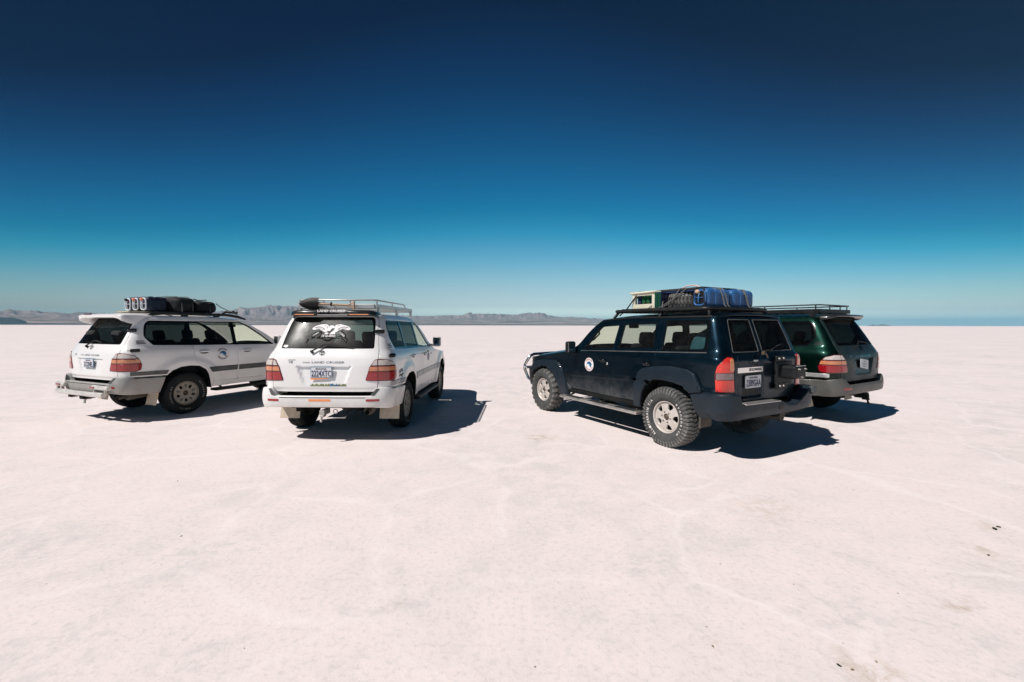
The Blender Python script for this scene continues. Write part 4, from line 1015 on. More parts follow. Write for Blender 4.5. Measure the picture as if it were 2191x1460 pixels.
def build_patrol(root):
    B = NI; pm = M['navy_paint']; fm = M['navy_flare']
    roofe = [('x', x, float(NI_ROOF_EDGE(x))) for x in (-.45, .2, .8, 1.2)]
    # painted side: rear quarter and roof rail with the door openings cut away
    zb = lambda x: 1.250 - .030 * (x - 1.07)
    open_ = [('x', 1.86, 1.232), ('x', 1.50, 1.665, .06), ('x', .235, 1.728, .03), ('x', .205, 1.290)]
    side = [('y', .6595, 1.758)] + roofe + [('x', *p) for p in NI_A_OUT] + open_ + [('x', .20, 1.10), ('x', .22, .94)] + [('x', x, z) for x, z in NI_ARCH[3:9]] + \
           [('x', -.42, .79), ('x', -.60, .80), ('y', .80, .81), ('y', .664, .82), ('y', .668, 1.25), ('y', .687, 1.29), ('y', .673, 1.50)]
    qh = [('x', -.555, 1.722, .05), ('x', -.570, 1.325, .05), ('x', .165, 1.286, .03), ('x', .165, 1.722, .03)]
    for sd_ in (1, -1):
        mr = sd_ < 0
        panel(B, 'quarter_panel', side, pm, root, holes=[qh], mirror=mr, sp=.045)
        panel(B, 'inner_trim', side, M['interior'], root, holes=[qh], mirror=mr, depth=0, off=-.034, sp=.09)
        q2 = [('x', -.50, 1.690, .05), ('x', -.515, 1.352, .05), ('x', .138, 1.316, .03), ('x', .138, 1.694, .03)]
        fr = panel(B, 'window_seal', qh, M['black_gloss'], root, holes=[q2], mirror=mr, off=-.003, depth=.02, bev=.002, sp=.06)
        panel(B, 'side_window', qh, M['glass_half'], fr, mirror=mr, off=-.008, depth=0, bev=.001, sp=.08)
        # zip edge of the sliding pane
        # doors with their own window frames
        rdo = [('x', .245, 1.722, .03), ('x', .212, 1.29), ('x', .207, 1.10), ('x', .228, .94), ('x', .36, .84), ('x', .45, .70), ('x', .60, .54, .04), ('x', 1.100, .532, .02), ('x', 1.128, .85), ('x', 1.070, 1.246), ('x', 1.010, 1.70, .02)]
        rh = [('x', .305, 1.690, .03), ('x', .285, 1.322, .02), ('x', 1.005, 1.290, .02), ('x', .965, 1.675, .03)]
        d = panel(B, 'rear_door', rdo, pm, root, holes=[rh], mirror=mr, sp=.045); door_handle(B, d, .36, 1.105, sd_, M['black_gloss'], .15)
        panel(B, 'door_trim', rdo, M['interior'], d, holes=[rh], mirror=mr, off=-.05, depth=0, sp=.1)
        rh2 = [('x', .330, 1.672, .03), ('x', .312, 1.338, .02), ('x', .985, 1.306, .02), ('x', .950, 1.658, .03)]
        f_ = panel(B, 'window_seal', rh, M['black_gloss'], d, holes=[rh2], mirror=mr, off=-.003, depth=.01, bev=.002, sp=.06)
        panel(B, 'side_window', rh, M['glass_half'], d, mirror=mr, off=-.008, depth=0, bev=.001, sp=.08)
        fdo = [('x', 1.018, 1.70, .02), ('x', 1.078, 1.246), ('x', 1.136, .85), ('x', 1.108, .532, .02), ('x', 2.10, .545, .12), ('x', 2.222, .62), ('x', 2.215, .82), ('x', 2.245, .97), ('x', 2.12, 1.205, .04), ('x', 1.87, 1.232), ('x', 1.69, 1.478), ('x', 1.52, 1.655, .08)]
        fh = [('x', 1.062, 1.655, .03), ('x', 1.120, 1.283, .02), ('x', 1.80, 1.262, .02), ('x', 1.60, 1.50), ('x', 1.47, 1.632, .10)]
        d2 = panel(B, 'front_door', fdo, pm, root, holes=[fh], mirror=mr, sp=.045); door_handle(B, d2, 1.28, 1.085, sd_, M['black_gloss'], .15)
        panel(B, 'door_trim', fdo, M['interior'], d2, holes=[fh], mirror=mr, off=-.05, depth=0, sp=.1)
        panel(B, 'side_window', fh, M['glass_clear'], d2, mirror=mr, off=-.008, depth=0, bev=.001, sp=.08)
        for dd, x in ((d, .245), (d2, 1.175)):                       # bright key lock and rivets
            mb = MB(); p = B.at(B.sx(x, 1.04), 1.04, .004)[0]
            if dd is d2: mb.lathe([(0, .004), (.017, .003), (.020, -.004)], 12, Matrix.Translation((p[0], p[1] * sd_, p[2])) @ Matrix.Rotation(0 if sd_ > 0 else pi, 4, 'Z')); mb.build('door_lock', M['chrome'], dd)
        # waist strip of bright metal under the panes
        panel(B, 'waist_strip', [('x', -.57, 1.300), ('x', 1.83, 1.214), ('x', 1.83, 1.224), ('x', -.57, 1.311)], M['dark_strip'], root, mirror=mr, off=.006, depth=.008, bev=.002, sp=.08)
        panel(B, 'drip_rail', [('x', -.55, 1.752), ('x', .8, 1.752), ('x', 1.42, 1.722), ('x', 1.42, 1.735), ('x', .8, 1.766), ('x', -.55, 1.766)], M['black_plastic'], root, mirror=mr, off=.016, depth=.02, bev=.004, sp=.08)
        fe = [('x', 2.13, 1.205), ('x', 2.255, .97), ('x', 2.225, .82), ('x', 2.232, .62), ('x', 2.12, .52), ('x', 2.43, .45)] + [('x', x, z) for x, z in NI_FARCH[1:8]] + [('f', .72, .70), ('f', .72, .98), ('x', 3.2, 1.045), ('x', 2.8, 1.10), ('x', 2.2, 1.19)]
        panel(B, 'front_fender', fe, pm, root, mirror=mr, sp=.05)
        panel(B, 'rocker_panel', [('x', .56, .528), ('x', 2.12, .528), ('x', 2.30, .45), ('x', .46, .45)], M['black_plastic'], root, mirror=mr, off=-.01, sp=.08)
        # flares
        ro = [('x', .585, .47), ('x', .560, .80), ('x', .49, .97), ('x', .408, 1.04, .08), ('x', .20, 1.086), ('x', -.085, 1.108), ('x', -.34, 1.088), ('x', -.456, 1.046, .05), ('x', -.575, .822)]
        r_in = [('x', -.405, .785), ('x', -.30, .852), ('x', -.15, .893), ('x', .016, .905), ('x', .20, .900), ('x', .33, .83), ('x', .41, .70), ('x', .445, .56), ('x', .455, .47)]
        panel(B, 'wheel_arch_flare', ro + r_in, fm, root, mirror=mr, off=lambda a, z: .050 - .018 * sstep(1.0, 1.11, z), depth=.075, bev=.016, sp=.04)
        fo = [('x', 2.20, .40), ('x', 2.245, .62), ('x', 2.34, .86), ('x', 2.45, .965, .08), ('x', 2.60, 1.0), ('x', 3.0, .985), ('x', 3.28, .93, .06), ('x', 3.42, .80)]
        f_in = [('x', 3.33, .74), ('x', 3.15, .835), ('x', 2.97, .855), ('x', 2.78, .835), ('x', 2.62, .75), ('x', 2.50, .60), ('x', 2.43, .40)]
        panel(B, 'wheel_arch_flare', fo + f_in, fm, root, mirror=mr, off=.045, depth=.08, bev=.016, sp=.04)
        # tail lamp
        lo = [B.pt(t) for t in [('y', .668, .832, .012), ('y', .80, .834), ('x', -.735, .840, .02), ('x', -.725, 1.06), ('x', -.748, 1.16, .05), ('x', -.79, 1.235, .03), ('y', .76, 1.268, .02), ('y', .685, 1.255, .02)]]
        lamp = panel(B, 'tail_lamp', lo, M['lamp_case'], root, mirror=mr, off=.010, depth=.02, bev=.004, sp=.03, raw=True)
        lens_bands(B, lo, lamp, [(.838, .985, 'lens_bright'), (1.075, 1.255, 'lens_bright')], .007, mirror=mr)
        gr = [B.pt(t) for t in [('y', .690, .992), ('x', -.745, .992), ('x', -.745, 1.068), ('y', .690, 1.068)]]
        panel(B, 'lens', gr, M['lens_smoke'], lamp, off=.014, depth=.006, bev=.003, sp=.04, raw=True, mirror=mr)
        am = [B.pt(t) for t in [('y', .690, 1.09, .02), ('y', .755, 1.09, .02), ('y', .750, 1.24, .02), ('y', .700, 1.24, .02)]]
        panel(B, 'lens', am, M['lens_orange'], lamp, off=.0195, depth=.004, bev=.002, sp=.04, raw=True, mirror=mr)
        side_mirror(root, (1.95, 1.02, 1.272), sd_, (.085, .20, .20), M['black_plastic'])
        # worn side step with brackets
        mb = MB(); mb.box((1.37, .93 * sd_, .385), (1.86, .17, .045), bev=.018, seg=3)
        st = mb.build('side_step', M['steel'], root)
        mb = MB()
        for k in range(3): mb.box((.72 + .62 * k, .935 * sd_, .4095), (.40, .10, .006), bev=.002)
        mb.build('step_tread', M['rubber'], st)
        mb = MB()
        for x in (.60, 1.4, 2.2): mb.tube([(x, .55 * sd_, .50), (x, .90 * sd_, .375)], .018, 6)
        mb.build('step_bracket', M['axle_mud'], st)
    # barn doors
    sp_ = .075
    def door_off(rec):
        y0, y1, z0, z1 = rec
        return lambda a, z: -.022 * (sstep(y0, y0 + .02, a) * (1 - sstep(y1 - .02, y1, a)) * sstep(z0, z0 + .02, z) * (1 - sstep(z1 - .02, z1, z)))
    ld = [('y', .655, 1.755, .03), ('y', .668, 1.50), ('y', .682, 1.29), ('y', .662, 1.25), ('y', .658, .83), ('y', .640, .705, .03), ('y', sp_ + .003, .705), ('y', sp_ + .003, 1.755)]
    rdn = [('y', sp_ - .003, 1.755), ('y', sp_ - .003, .705), ('y', -.640, .705, .03), ('y', -.658, .83), ('y', -.662, 1.25), ('y', -.682, 1.29), ('y', -.668, 1.50), ('y', -.655, 1.755, .03)]
    lh = [('y', .640, 1.322, .02), ('y', .135, 1.322, .02), ('y', .135, 1.718, .02), ('y', .552, 1.718, .03)]
    rh = [('y', .045, 1.322, .02), ('y', -.640, 1.322, .02), ('y', -.552, 1.718, .03), ('y', .045, 1.718, .02)]
    gl = 'glass_rear'
    L = panel(B, 'rear_door', ld, pm, root, holes=[lh], off=door_off((B.sy(.118, 1.0), B.sy(.605, 1.0), .745, 1.275)), sp=.028)
    R = panel(B, 'rear_door', rdn, pm, root, holes=[rh], off=0, sp=.035)
    for D, h, ol in ((L, lh, ld), (R, rh, rdn)):
        panel(B, 'door_trim', ol, M['interior'], D, holes=[h], off=-.05, depth=0, sp=.1)
        ctr = np.mean([B.pt(q)[:2] for q in h], 0)
        pts = [B.pt(q) for q in h]; out_ = [(ctr[0] + (a - ctr[0]) * 1.04, ctr[1] + (z - ctr[1]) * 1.05, r) for a, z, r in pts]; inn = [(ctr[0] + (a - ctr[0]) * .94, ctr[1] + (z - ctr[1]) * .93, r) for a, z, r in pts]
        panel(B, 'window_seal', out_, M['dark_strip'], D, holes=[pts], off=.006, depth=.008, bev=.003, sp=.05, raw=True)
        panel(B, 'rear_window', pts, M[gl], D, off=-.004, depth=0, bev=.001, sp=.06, raw=True)
    panel(B, 'plate_recess', [B.pt(q) for q in (('y', .475, .775, .02), ('y', .125, .775, .02), ('y', .125, 1.052, .02), ('y', .475, 1.052, .02))], M['black_plastic'], L, off=-.020, depth=0, bev=.001, sp=.05, raw=True)
    panel(B, 'chrome_strip', [B.pt(q) for q in (('y', .605, 1.062, .004), ('y', .095, 1.062, .004), ('y', .095, 1.130, .004), ('y', .605, 1.130, .004))], M['chrome'], L, off=.004, depth=.02, bev=.003, sp=.05, raw=True)
    text_on(B, 'lettering', 'BOLIVIANA', B.sy(.385, 1.1), 1.080, .255, .036, M['ink_black'], L, off=.0065, bold=.02)
    plate(B, L, B.sy(.295, .945), .945, '2389GAA', w=.325, h=.158, off=.004, frame=False, tilt=.0)
    s0 = B.sy(.265, 1.20); ring = oval_ring(1, 1, .24); bar = [[(-1.15, -.16), (1.15, -.16), (1.15, .16), (-1.15, .16)]]
    shape_on(B, 'emblem', ring + bar, s0, 1.205, .050, M['tube_bright'], L, off=.010)
    text_on(B, 'lettering', 'EX 4x4', B.sy(.595, .72), .716, .185, .024, M['badge_grey'], L, off=.004, bold=.01, slant=.25)
    mb = MB(); p = B.at(sp_, 1.285, .02)[0]; mb.box(tuple(p), (.035, .045, .045), bev=.010, seg=3); mb.tube([(p[0] - .02, p[1] - .02, p[2]), (p[0] - .03, p[1] - .05, p[2] - .06)], .010, 6); mb.build('door_latch', M['hub_rust'], R)
    # spare wheel carrier
    mb = MB(); x = -.86
    mb.box((x, -.33, 1.03), (.05, .36, .30), bev=.02, seg=3); mb.box((x - .02, -.22, 1.215), (.03, .20, .08), bev=.012); mb.box((x - .02, -.24, .86), (.03, .22, .09), bev=.012)
    mb.box((x - .11, -.36, 1.045), (.20, .26, .17), bev=.03, seg=3)
    cr_ = mb.build('spare_wheel_carrier', M['black_plastic'], R)
    mb = MB()
    for y, z in ((-.17, 1.22), (-.27, 1.22), (-.20, .86), (-.28, .86)): mb.lathe([(0, .012), (.014, .010), (.016, 0)], 8, Matrix.Translation((x - .036, y, z)) @ Matrix.Rotation(radians(90), 4, 'Z'))
    for y, z in ((-.29, 1.09), (-.43, 1.09), (-.36, .985)): mb.tube([(x - .20, y, z), (x - .235, y, z)], .010, 8)
    mb.box((x - .205, -.36, 1.13), (.02, .20, .008), bev=.002); mb.build('carrier_bolt', M['steel'], cr_)
    wiper(B, R, (-.06, 1.315), (-.20, 1.352), (-.40, 1.395), .02)
    # heavy moulded bumper with raised corners
    zt = [(.985, .785), (.80, .835), (.735, .825), (.700, .705), (.05, .700), (-.10, .690), (-.25, .632), (-.42, .628), (-.56, .70), (-.74, .80), (-.80, .835)]
    top = [(NI.sx(-.41, .78), .780, .02), (NI.sx(-.62, .80), .812, 0)] + [(a * 1.0, z, .03) for a, z in zt[1:]] + [(-NI.sx(-.62, .80), .812, 0), (-NI.sx(-.41, .78), .780, .02)]
    bot = [(-NI.sx(-.50, .49), .49, .03), (-.88, .54, .05), (-.50, .520, .1), (.0, .515, 0), (.50, .520, .1), (.88, .51, .05), (NI.sx(-.50, .49), .485, .03)]
    bp = panel(B, 'rear_bumper', top + bot, M['navy_flare'], root, off=ni_bumper_off, depth=.15, bev=.018, sp=.035, raw=True)
    panel(B, 'step_pad', [(.66, .694, .0), (-.06, .685, .0), (-.06, .700, .0), (.66, .708, .0)], M['steel'], bp, off=lambda a, z: ni_bumper_off(a, z) - .006, depth=.12, bev=.003, sp=.06, raw=True)
    q = [(-.015, .585, .01), (-.105, .585, .01), (-.105, .66, .01), (-.015, .66, .01)]
    panel(B, 'hitch_plate', q, M['black_plastic'], bp, off=lambda a, z: ni_bumper_off(a, z) + .006, depth=.01, bev=.003, sp=.03, raw=True)
    mb = MB(); mb.box((-.975, -.845, .775), (.07, .10, .10), bev=.012, seg=2); mb.build('bumper_lamp', M['pocket'], bp)
    # roof, bonnet, screen
    def roof(a, x):
        v = a / .7; ez = NI_ROOF_EDGE(x); f = sstep(.8, 1.47, x); ye = NI.w(ez) * .985
        return np.stack([x + .20 * (1 - v * v) * f ** 1.5, v * ye, ez + .052 * (1 - .3 * f) * (1 - np.abs(v) ** 2.8) * sstep(-.66, -.5, x) ** .5], -1)
    ro_ = [(-.7, -.60), (.7, -.60), (.7, 1.47), (-.7, 1.47)]
    panel(Surf(roof), 'roof', ro_, pm, root, sp=.06, depth=.02); panel(Surf(roof), 'headliner', ro_, M['interior'], root, sp=.12, depth=0, off=-.045)
    zA = pchip([1.235, 1.37, 1.538, 1.645, 1.737], [2.06, 1.92, 1.75, 1.62, 1.47])
    def screen(a, z):
        ye = NI.w(z) * .985; v = -a / .8; return np.stack([zA(z) + .20 * (1 - v * v), v * ye, z + .03 * (1 - v * v) * sstep(1.5, 1.737, z)], -1)
    panel(Surf(screen), 'windscreen', [(-.76, 1.25), (.76, 1.25), (.74, 1.725), (-.74, 1.725)], M['glass_clear'], root, sp=.07, depth=0, bev=.001)
    hz = pchip([2.06, 2.2, 2.8, 3.2, 3.55], [1.235, 1.19, 1.10, 1.045, .985])
    def hood(a, x):
        v = a / .9; ze = hz(x); ye = NI.w(ze) * (1 - .15 * sstep(3.15, 3.55, x)) * .985
        return np.stack([x + .10 * (1 - v * v) * sstep(3.0, 3.55, x), v * ye, ze + (.085 - .03 * sstep(2.9, 3.5, x)) * (1 - np.abs(v) ** 3.4)], -1)
    panel(Surf(hood), 'hood', [(-.9, 2.08), (.9, 2.08), (.9, 3.52), (-.9, 3.52)], pm, root, sp=.06)
    for mr in (False, True):
        nose = [B.pt(('f', y, z)) for y, z in ((.74, .78), (.74, .985), (.003, .99), (.003, .78))]; panel(B, 'nose_panel', nose, M['black_gloss'], root, sp=.06, raw=True, mirror=mr)
        hl = [B.pt(('f', y, z, .03)) for y, z in ((.76, .80), (.74, .97), (.46, .97), (.50, .80))]; panel(B, 'headlight', hl, M['lens_clear'], root, off=.01, sp=.05, raw=True, mirror=mr)
        fb = [B.pt(q) for q in (('x', 3.36, .46, .04), ('x', 3.34, .74, .04), ('f', .76, .79), ('f', .003, .79), ('f', .003, .46))]; panel(B, 'front_bumper', fb, M['black_plastic'], root, off=.06, sp=.06, raw=True, mirror=mr, depth=.08)
    # chrome bull bar
    mb = MB(); R_ = .030
    for sd_ in (1, -1):
        mb.tube([(3.62, .30 * sd_, 1.06), (3.60, .72 * sd_, 1.05), (3.55, .84 * sd_, 1.02), (3.60, .88 * sd_, .93), (3.74, .86 * sd_, .82), (3.78, .84 * sd_, .74), (3.70, .80 * sd_, .55), (3.60, .74 * sd_, .47)], R_, 10)
        mb.tube([(3.76, .86 * sd_, .80), (3.66, .90 * sd_, .80), (3.50, .93 * sd_, .79)], .022, 8)
    mb.tube([(3.62, -.30, 1.06), (3.62, .30, 1.06)], R_, 10); mb.tube([(3.79, -.84, .76), (3.82, 0, .77), (3.79, .84, .76)], R_, 10)
    for y in (.30, -.30): mb.tube([(3.62, y, 1.06), (3.78, y, .90), (3.80, y, .60)], R_, 10)
    mb.build('bull_bar', M['chrome'], root)
    wheel_well(root, B, NI_ARCH, 0, .02); wheel_well(root, B, NI_FARCH, 2.97, .02)
    chassis(root, -.80, 3.45, .41, 2.97, hub=.403)
    interior(root, -.75, 1.95, .78, [(1.02, .38), (1.02, -.38), (.12, .36, .62), (.12, -.36, .62)], 1)
    mb = MB()
    for sd_ in (1, -1): mb.tube([(1.60, .70 * sd_, 1.55), (1.66, .64 * sd_, 1.50), (1.76, .68 * sd_, 1.40), (1.80, .735 * sd_, 1.37)], .014, 8)
    mb.build('grab_handle', M['black_plastic'], root)
    mb = MB()
    mb.box((-.52, .78, .44), (.03, .22, .16), bev=.01); mb.box((-.52, -.78, .44), (.03, .22, .16), bev=.01); mb.build('mud_flap', M['axle_mud'], root)
    # roof rack
    rk = empty('roof_rack', root); z = 1.870
    mb = MB(); c = .10
    loop = []
    for cx, cy_, a0 in ((1.20, .56, 0), (-.36, .56, 90), (-.36, -.56, 180), (1.20, -.56, 270)):
        loop += [(cx + .09 * cos(radians(a)), cy_ + .09 * sin(radians(a)), z) for a in range(a0, a0 + 91, 30)]
    mb.tube(loop, .026, 8, closed=True); mb.build('rack_rail', M['rack_black'], rk)
    for y in (.60, -.60):
        for x in (-.40, .35, 1.22):
            mb = MB(); mb.tube([(x, y, z), (x - (.05 if x < 0 else -.05 if x > 1 else 0), y + (.03 if y > 0 else -.03), 1.80), (x - (.06 if x < 0 else -.06 if x > 1 else 0), y + (.06 if y > 0 else -.06), 1.765)], .022, 8); mb.build('rack_foot', M['rack_black'], rk)
    for k in range(8):
        mb = MB(); mb.box((-.36 + .22 * k, 0, z - .004), (.05, 1.20, .018), bev=.004); mb.build('rack_slat', M['rack_black'], rk)
    mb = MB(); mb.box((.40, .615, z + .005), (1.5, .022, .06), bev=.006); mb.box((.40, -.615, z + .005), (1.5, .022, .06), bev=.006); mb.build('rack_side', M['rack_black'], rk)
    put_wheels(root, 'patrol', 2.97, .80, .403, 'patrol_front', spin=(0.0, 2.0, 1.2, 3.0))
    door_logo(B, B.sx(1.61, .995), .995, .112, root, True, True)

# ------------------------------------------------------------------ roof racks and spoilers
def rack(root, mt, x0, x1, hw, z0, z1, slat_w=.06):
    """basket: tray frame, cross slats, guard rail on posts, feet"""
    rk = empty('roof_rack', root)
    mb = MB(); t = .07
    mb.box(((x0 + x1) / 2, hw, z0), (x1 - x0, .03, t), bev=.006); mb.box(((x0 + x1) / 2, -hw, z0), (x1 - x0, .03, t), bev=.006)
    mb.box((x0, 0, z0), (.03, hw * 2 - .032, t), bev=.006); mb.box((x1, 0, z0), (.03, hw * 2 - .032, t), bev=.006); mb.build('rack_frame', mt, rk)
    n = int((x1 - x0) / .16)
    for k in range(1, n): mb = MB(); mb.box((x0 + (x1 - x0) * k / n, 0, z0 + .02), (slat_w, hw * 2 - .034, .014), bev=.003); mb.build('rack_slat', mt, rk)
    mb = MB(); xe = x1 - .45
    mb.tube([(xe, hw, z0 + .03), (xe - .04, hw, z1 - .02), (xe - .10, hw, z1), (x0 + .06, hw, z1), (x0, hw - .06, z1), (x0, -hw + .06, z1), (x0 + .06, -hw, z1), (xe - .10, -hw, z1), (xe - .04, -hw, z1 - .02), (xe, -hw, z0 + .03)], .0115, 8); mb.build('rack_rail', mt, rk)
    for x, y in [(x0 + .05, s_ * hw) for s_ in (1, -1)] + [(x0 + (xe - x0) * .5, s_ * hw) for s_ in (1, -1)] + [(x0, .2), (x0, -.2)]:
        mb = MB(); mb.tube([(x, y, z0), (x, y, z1)], .010, 6); mb.build('rack_post', mt, rk)
    for x in (x0 + .10, (x0 + x1) / 2, x1 - .12):
        for s_ in (1, -1): mb = MB(); mb.box((x, s_ * (hw + .012), z0 - .06), (.09, .03, .10), bev=.006); mb.build('rack_foot', mt, rk)
    return rk

def loft_spoiler(root, secs, material):
    """secs: list of (y, [(x,z)...]) from left to right"""
    n = len(secs[0][1]); V = []; F = []
    for y, p in secs: V += [(x, y, z) for x, z in p]
    for i in range(len(secs) - 1):
        for k in range(n): F.append([i * n + k, i * n + (k + 1) % n, (i + 1) * n + (k + 1) % n, (i + 1) * n + k])
    F.append(list(range(n))); F.append(list(range((len(secs) - 1) * n, len(secs) * n))[::-1])
    mb = MB(); mb.add(V, F, True); o = mb.build('rear_spoiler', material, root)
    bm = bmesh.new(); bm.from_mesh(o.data)
    for e in bm.edges:
        if len(e.link_faces) == 2 and e.calc_face_angle(0) > .9: e.smooth = False
    bm.to_mesh(o.data); bm.free(); return o

# ================================================================== the place
def vnoise(x, y, seed=0):
    x = np.asarray(x, float); y = np.asarray(y, float); xi = np.floor(x).astype(int); yi = np.floor(y).astype(int); fx = x - xi; fy = y - yi
    def hsh(a, b):
        n = (a * 374761393 + b * 668265263 + seed * 1442695041) & 0x7fffffff; n = (n ^ (n >> 13)) * 1274126177 & 0x7fffffff; return ((n ^ (n >> 16)) & 0xffff) / 65535.0
    u = fx * fx * (3 - 2 * fx); v = fy * fy * (3 - 2 * fy)
    return (hsh(xi, yi) * (1 - u) + hsh(xi + 1, yi) * u) * (1 - v) + (hsh(xi, yi + 1) * (1 - u) + hsh(xi + 1, yi + 1) * u) * v
def fbm(x, y, o=5, seed=0, ridged=False):
    r = 0; a = .5
    for i in range(o):
        n = vnoise(x * 2 ** i, y * 2 ** i, seed + i); r = r + a * ((1 - np.abs(2 * n - 1)) if ridged else n); a *= .5
    return r

# ---- salt ground: one sheet out to the horizon
TAN = [((.444, 6.40), .30, .9), ((2.285, 3.896), .42, .45), ((1.71, 2.055), .17, 1.0), ((2.60, 2.56), .10, .9), ((2.75, 2.61), .07, .7), ((3.43, 3.15), .17, .8), ((1.04, 2.20), .06, .9), ((2.06, 2.08), .10, .6), ((-.70, 2.55), .12, .5), ((.15, 5.0), .15, .4), ((3.9, 3.55), .14, .6)]
GREY = [((-.62, 2.60), .22), ((-.85, 2.45), .20), ((2.45, 2.05), .42), ((-2.35, 2.15), .42), ((-1.55, 2.1), .28), ((-.72, 1.98), .22), ((.9, 3.0), .35), ((-2.2, 3.1), .45), ((1.9, 2.5), .35), ((-3.6, 3.2), .6)]
def salt_material():
    m, t, b = new_mat('salt'); L = t.links.new
    c = t.nodes.new('ShaderNodeTexCoord')
    def noise(sc, det=6, ro=.62, dist=0.0, src=None):
        n = t.nodes.new('ShaderNodeTexNoise'); n.inputs['Scale'].default_value = sc; n.inputs['Detail'].default_value = det; n.inputs['Roughness'].default_value = ro; n.inputs['Distortion'].default_value = dist
        L(src or c.outputs['Object'], n.inputs['Vector']); return n
    # warped coordinates for the crust polygons
    wn = noise(1.3, 4); ad = t.nodes.new('ShaderNodeMixRGB'); ad.blend_type = 'LINEAR_LIGHT'; ad.inputs[0].default_value = .22
    L(c.outputs['Object'], ad.inputs[1]); L(wn.outputs['Color'], ad.inputs[2])
    vo = t.nodes.new('ShaderNodeTexVoronoi'); vo.feature = 'DISTANCE_TO_EDGE'; vo.inputs['Scale'].default_value = .62; L(ad.outputs[0], vo.inputs['Vector'])
    ridge0 = _map(t, vo.outputs['Distance'], .0, .034, 1, 0)
    brk = noise(.9, 3); ridge = _math(t, 'MULTIPLY', ridge0, _map(t, brk.outputs[0], .40, .58))
    sw = noise(4.5, 5, .65); sa = t.nodes.new('ShaderNodeMixRGB'); sa.blend_type = 'LINEAR_LIGHT'; sa.inputs[0].default_value = .16
    L(c.outputs['Object'], sa.inputs[1]); L(sw.outputs['Color'], sa.inputs[2])
    def spot(x, y, r):
        d_ = t.nodes.new('ShaderNodeVectorMath'); d_.operation = 'DISTANCE'; d_.inputs[1].default_value = (x, y, 0); L(sa.outputs[0], d_.inputs[0])
        return _map(t, d_.outputs['Value'], r, r * .25)
    big = noise(.28, 5, .6, .4); mid = noise(2.3, 8, .68, .3); fine = noise(26, 6, .7); grit = noise(120, 3, .7)
    st = noise(1.1, 5, .6); st2 = noise(7, 6, .72, .3); st3 = noise(.33, 2)
    grey = _math(t, 'MULTIPLY', _map(t, big.outputs[0], .42, .66, .12, 1), _map(t, mid.outputs[0], .42, .62, .0, 1))
    grey = _math(t, 'ADD', grey, _math(t, 'MULTIPLY', _map(t, st2.outputs[0], .50, .68), .22))
    for (px_, py_), r_ in GREY:                                      # greyer patches
        grey = _math(t, 'ADD', grey, _math(t, 'MULTIPLY', _math(t, 'MULTIPLY', spot(px_, py_, r_), .75), _map(t, st2.outputs[0], .44, .66)))
    col = _mix(t, _math(t, 'MULTIPLY', grey, .62), (.838, .740, .712), (.575, .555, .535))
    col = _mix(t, _map(t, fine.outputs[0], .50, .66, 0, .38), col, (.52, .50, .47))
    col = _mix(t, _map(t, grit.outputs[0], .58, .70, 0, .34), col, (.46, .45, .43))
    stain = _math(t, 'MULTIPLY', _math(t, 'MULTIPLY', _map(t, st.outputs[0], .62, .72), _map(t, st2.outputs[0], .50, .66)), _map(t, st3.outputs[0], .44, .58))
    for (px_, py_), r_, k_ in TAN:                                   # brown stains where they lie
        stain = _math(t, 'ADD', stain, _math(t, 'MULTIPLY', _math(t, 'MULTIPLY', spot(px_, py_, r_), _map(t, st2.outputs[0], .44, .60)), k_))
    col = _mix(t, _math(t, 'MULTIPLY', stain, .60), col, (.44, .34, .22))
    v2 = t.nodes.new('ShaderNodeTexVoronoi'); v2.feature = 'DISTANCE_TO_EDGE'; v2.inputs['Scale'].default_value = 2.1; L(ad.outputs[0], v2.inputs['Vector'])
    crk = _math(t, 'MULTIPLY', _map(t, v2.outputs['Distance'], .0, .022, 1, 0), _map(t, mid.outputs[0], .46, .62))
    col = _mix(t, _math(t, 'MULTIPLY', crk, .30), col, (.56, .52, .48))
    col = _mix(t, _math(t, 'MULTIPLY', ridge, .62), col, (.88, .80, .775))
    # scattered specks of grit, thicker in some places
    vs_ = t.nodes.new('ShaderNodeTexVoronoi'); vs_.inputs['Scale'].default_value = 7.5; L(c.outputs['Object'], vs_.inputs['Vector'])
    s3 = t.nodes.new('ShaderNodeSeparateColor'); L(vs_.outputs['Color'], s3.inputs[0])
    sp_ = _math(t, 'MULTIPLY', _map(t, vs_.outputs['Distance'], .035, .055, 1, 0), _map(t, s3.outputs[0], .80, .82))
    sp_ = _math(t, 'MULTIPLY', sp_, _map(t, st3.outputs[0], .40, .55, .25, 1))
    col = _mix(t, _math(t, 'MULTIPLY', sp_, .8), col, (.10, .085, .065))
    L(col, b.inputs['Base Color']); b.inputs['Roughness'].default_value = .78; b.inputs['Specular IOR Level'].default_value = .25
    # relief
    h = _math(t, 'ADD', _math(t, 'MULTIPLY', fine.outputs[0], .30), _math(t, 'MULTIPLY', grit.outputs[0], .10))
    h = _math(t, 'ADD', h, _math(t, 'MULTIPLY', mid.outputs[0], .55)); h = _math(t, 'ADD', h, _math(t, 'MULTIPLY', ridge, .14))
    bp = t.nodes.new('ShaderNodeBump'); bp.inputs['Strength'].default_value = .60; bp.inputs['Distance'].default_value = .012
    L(h, bp.inputs['Height']); L(bp.outputs[0], b.inputs['Normal']); return m

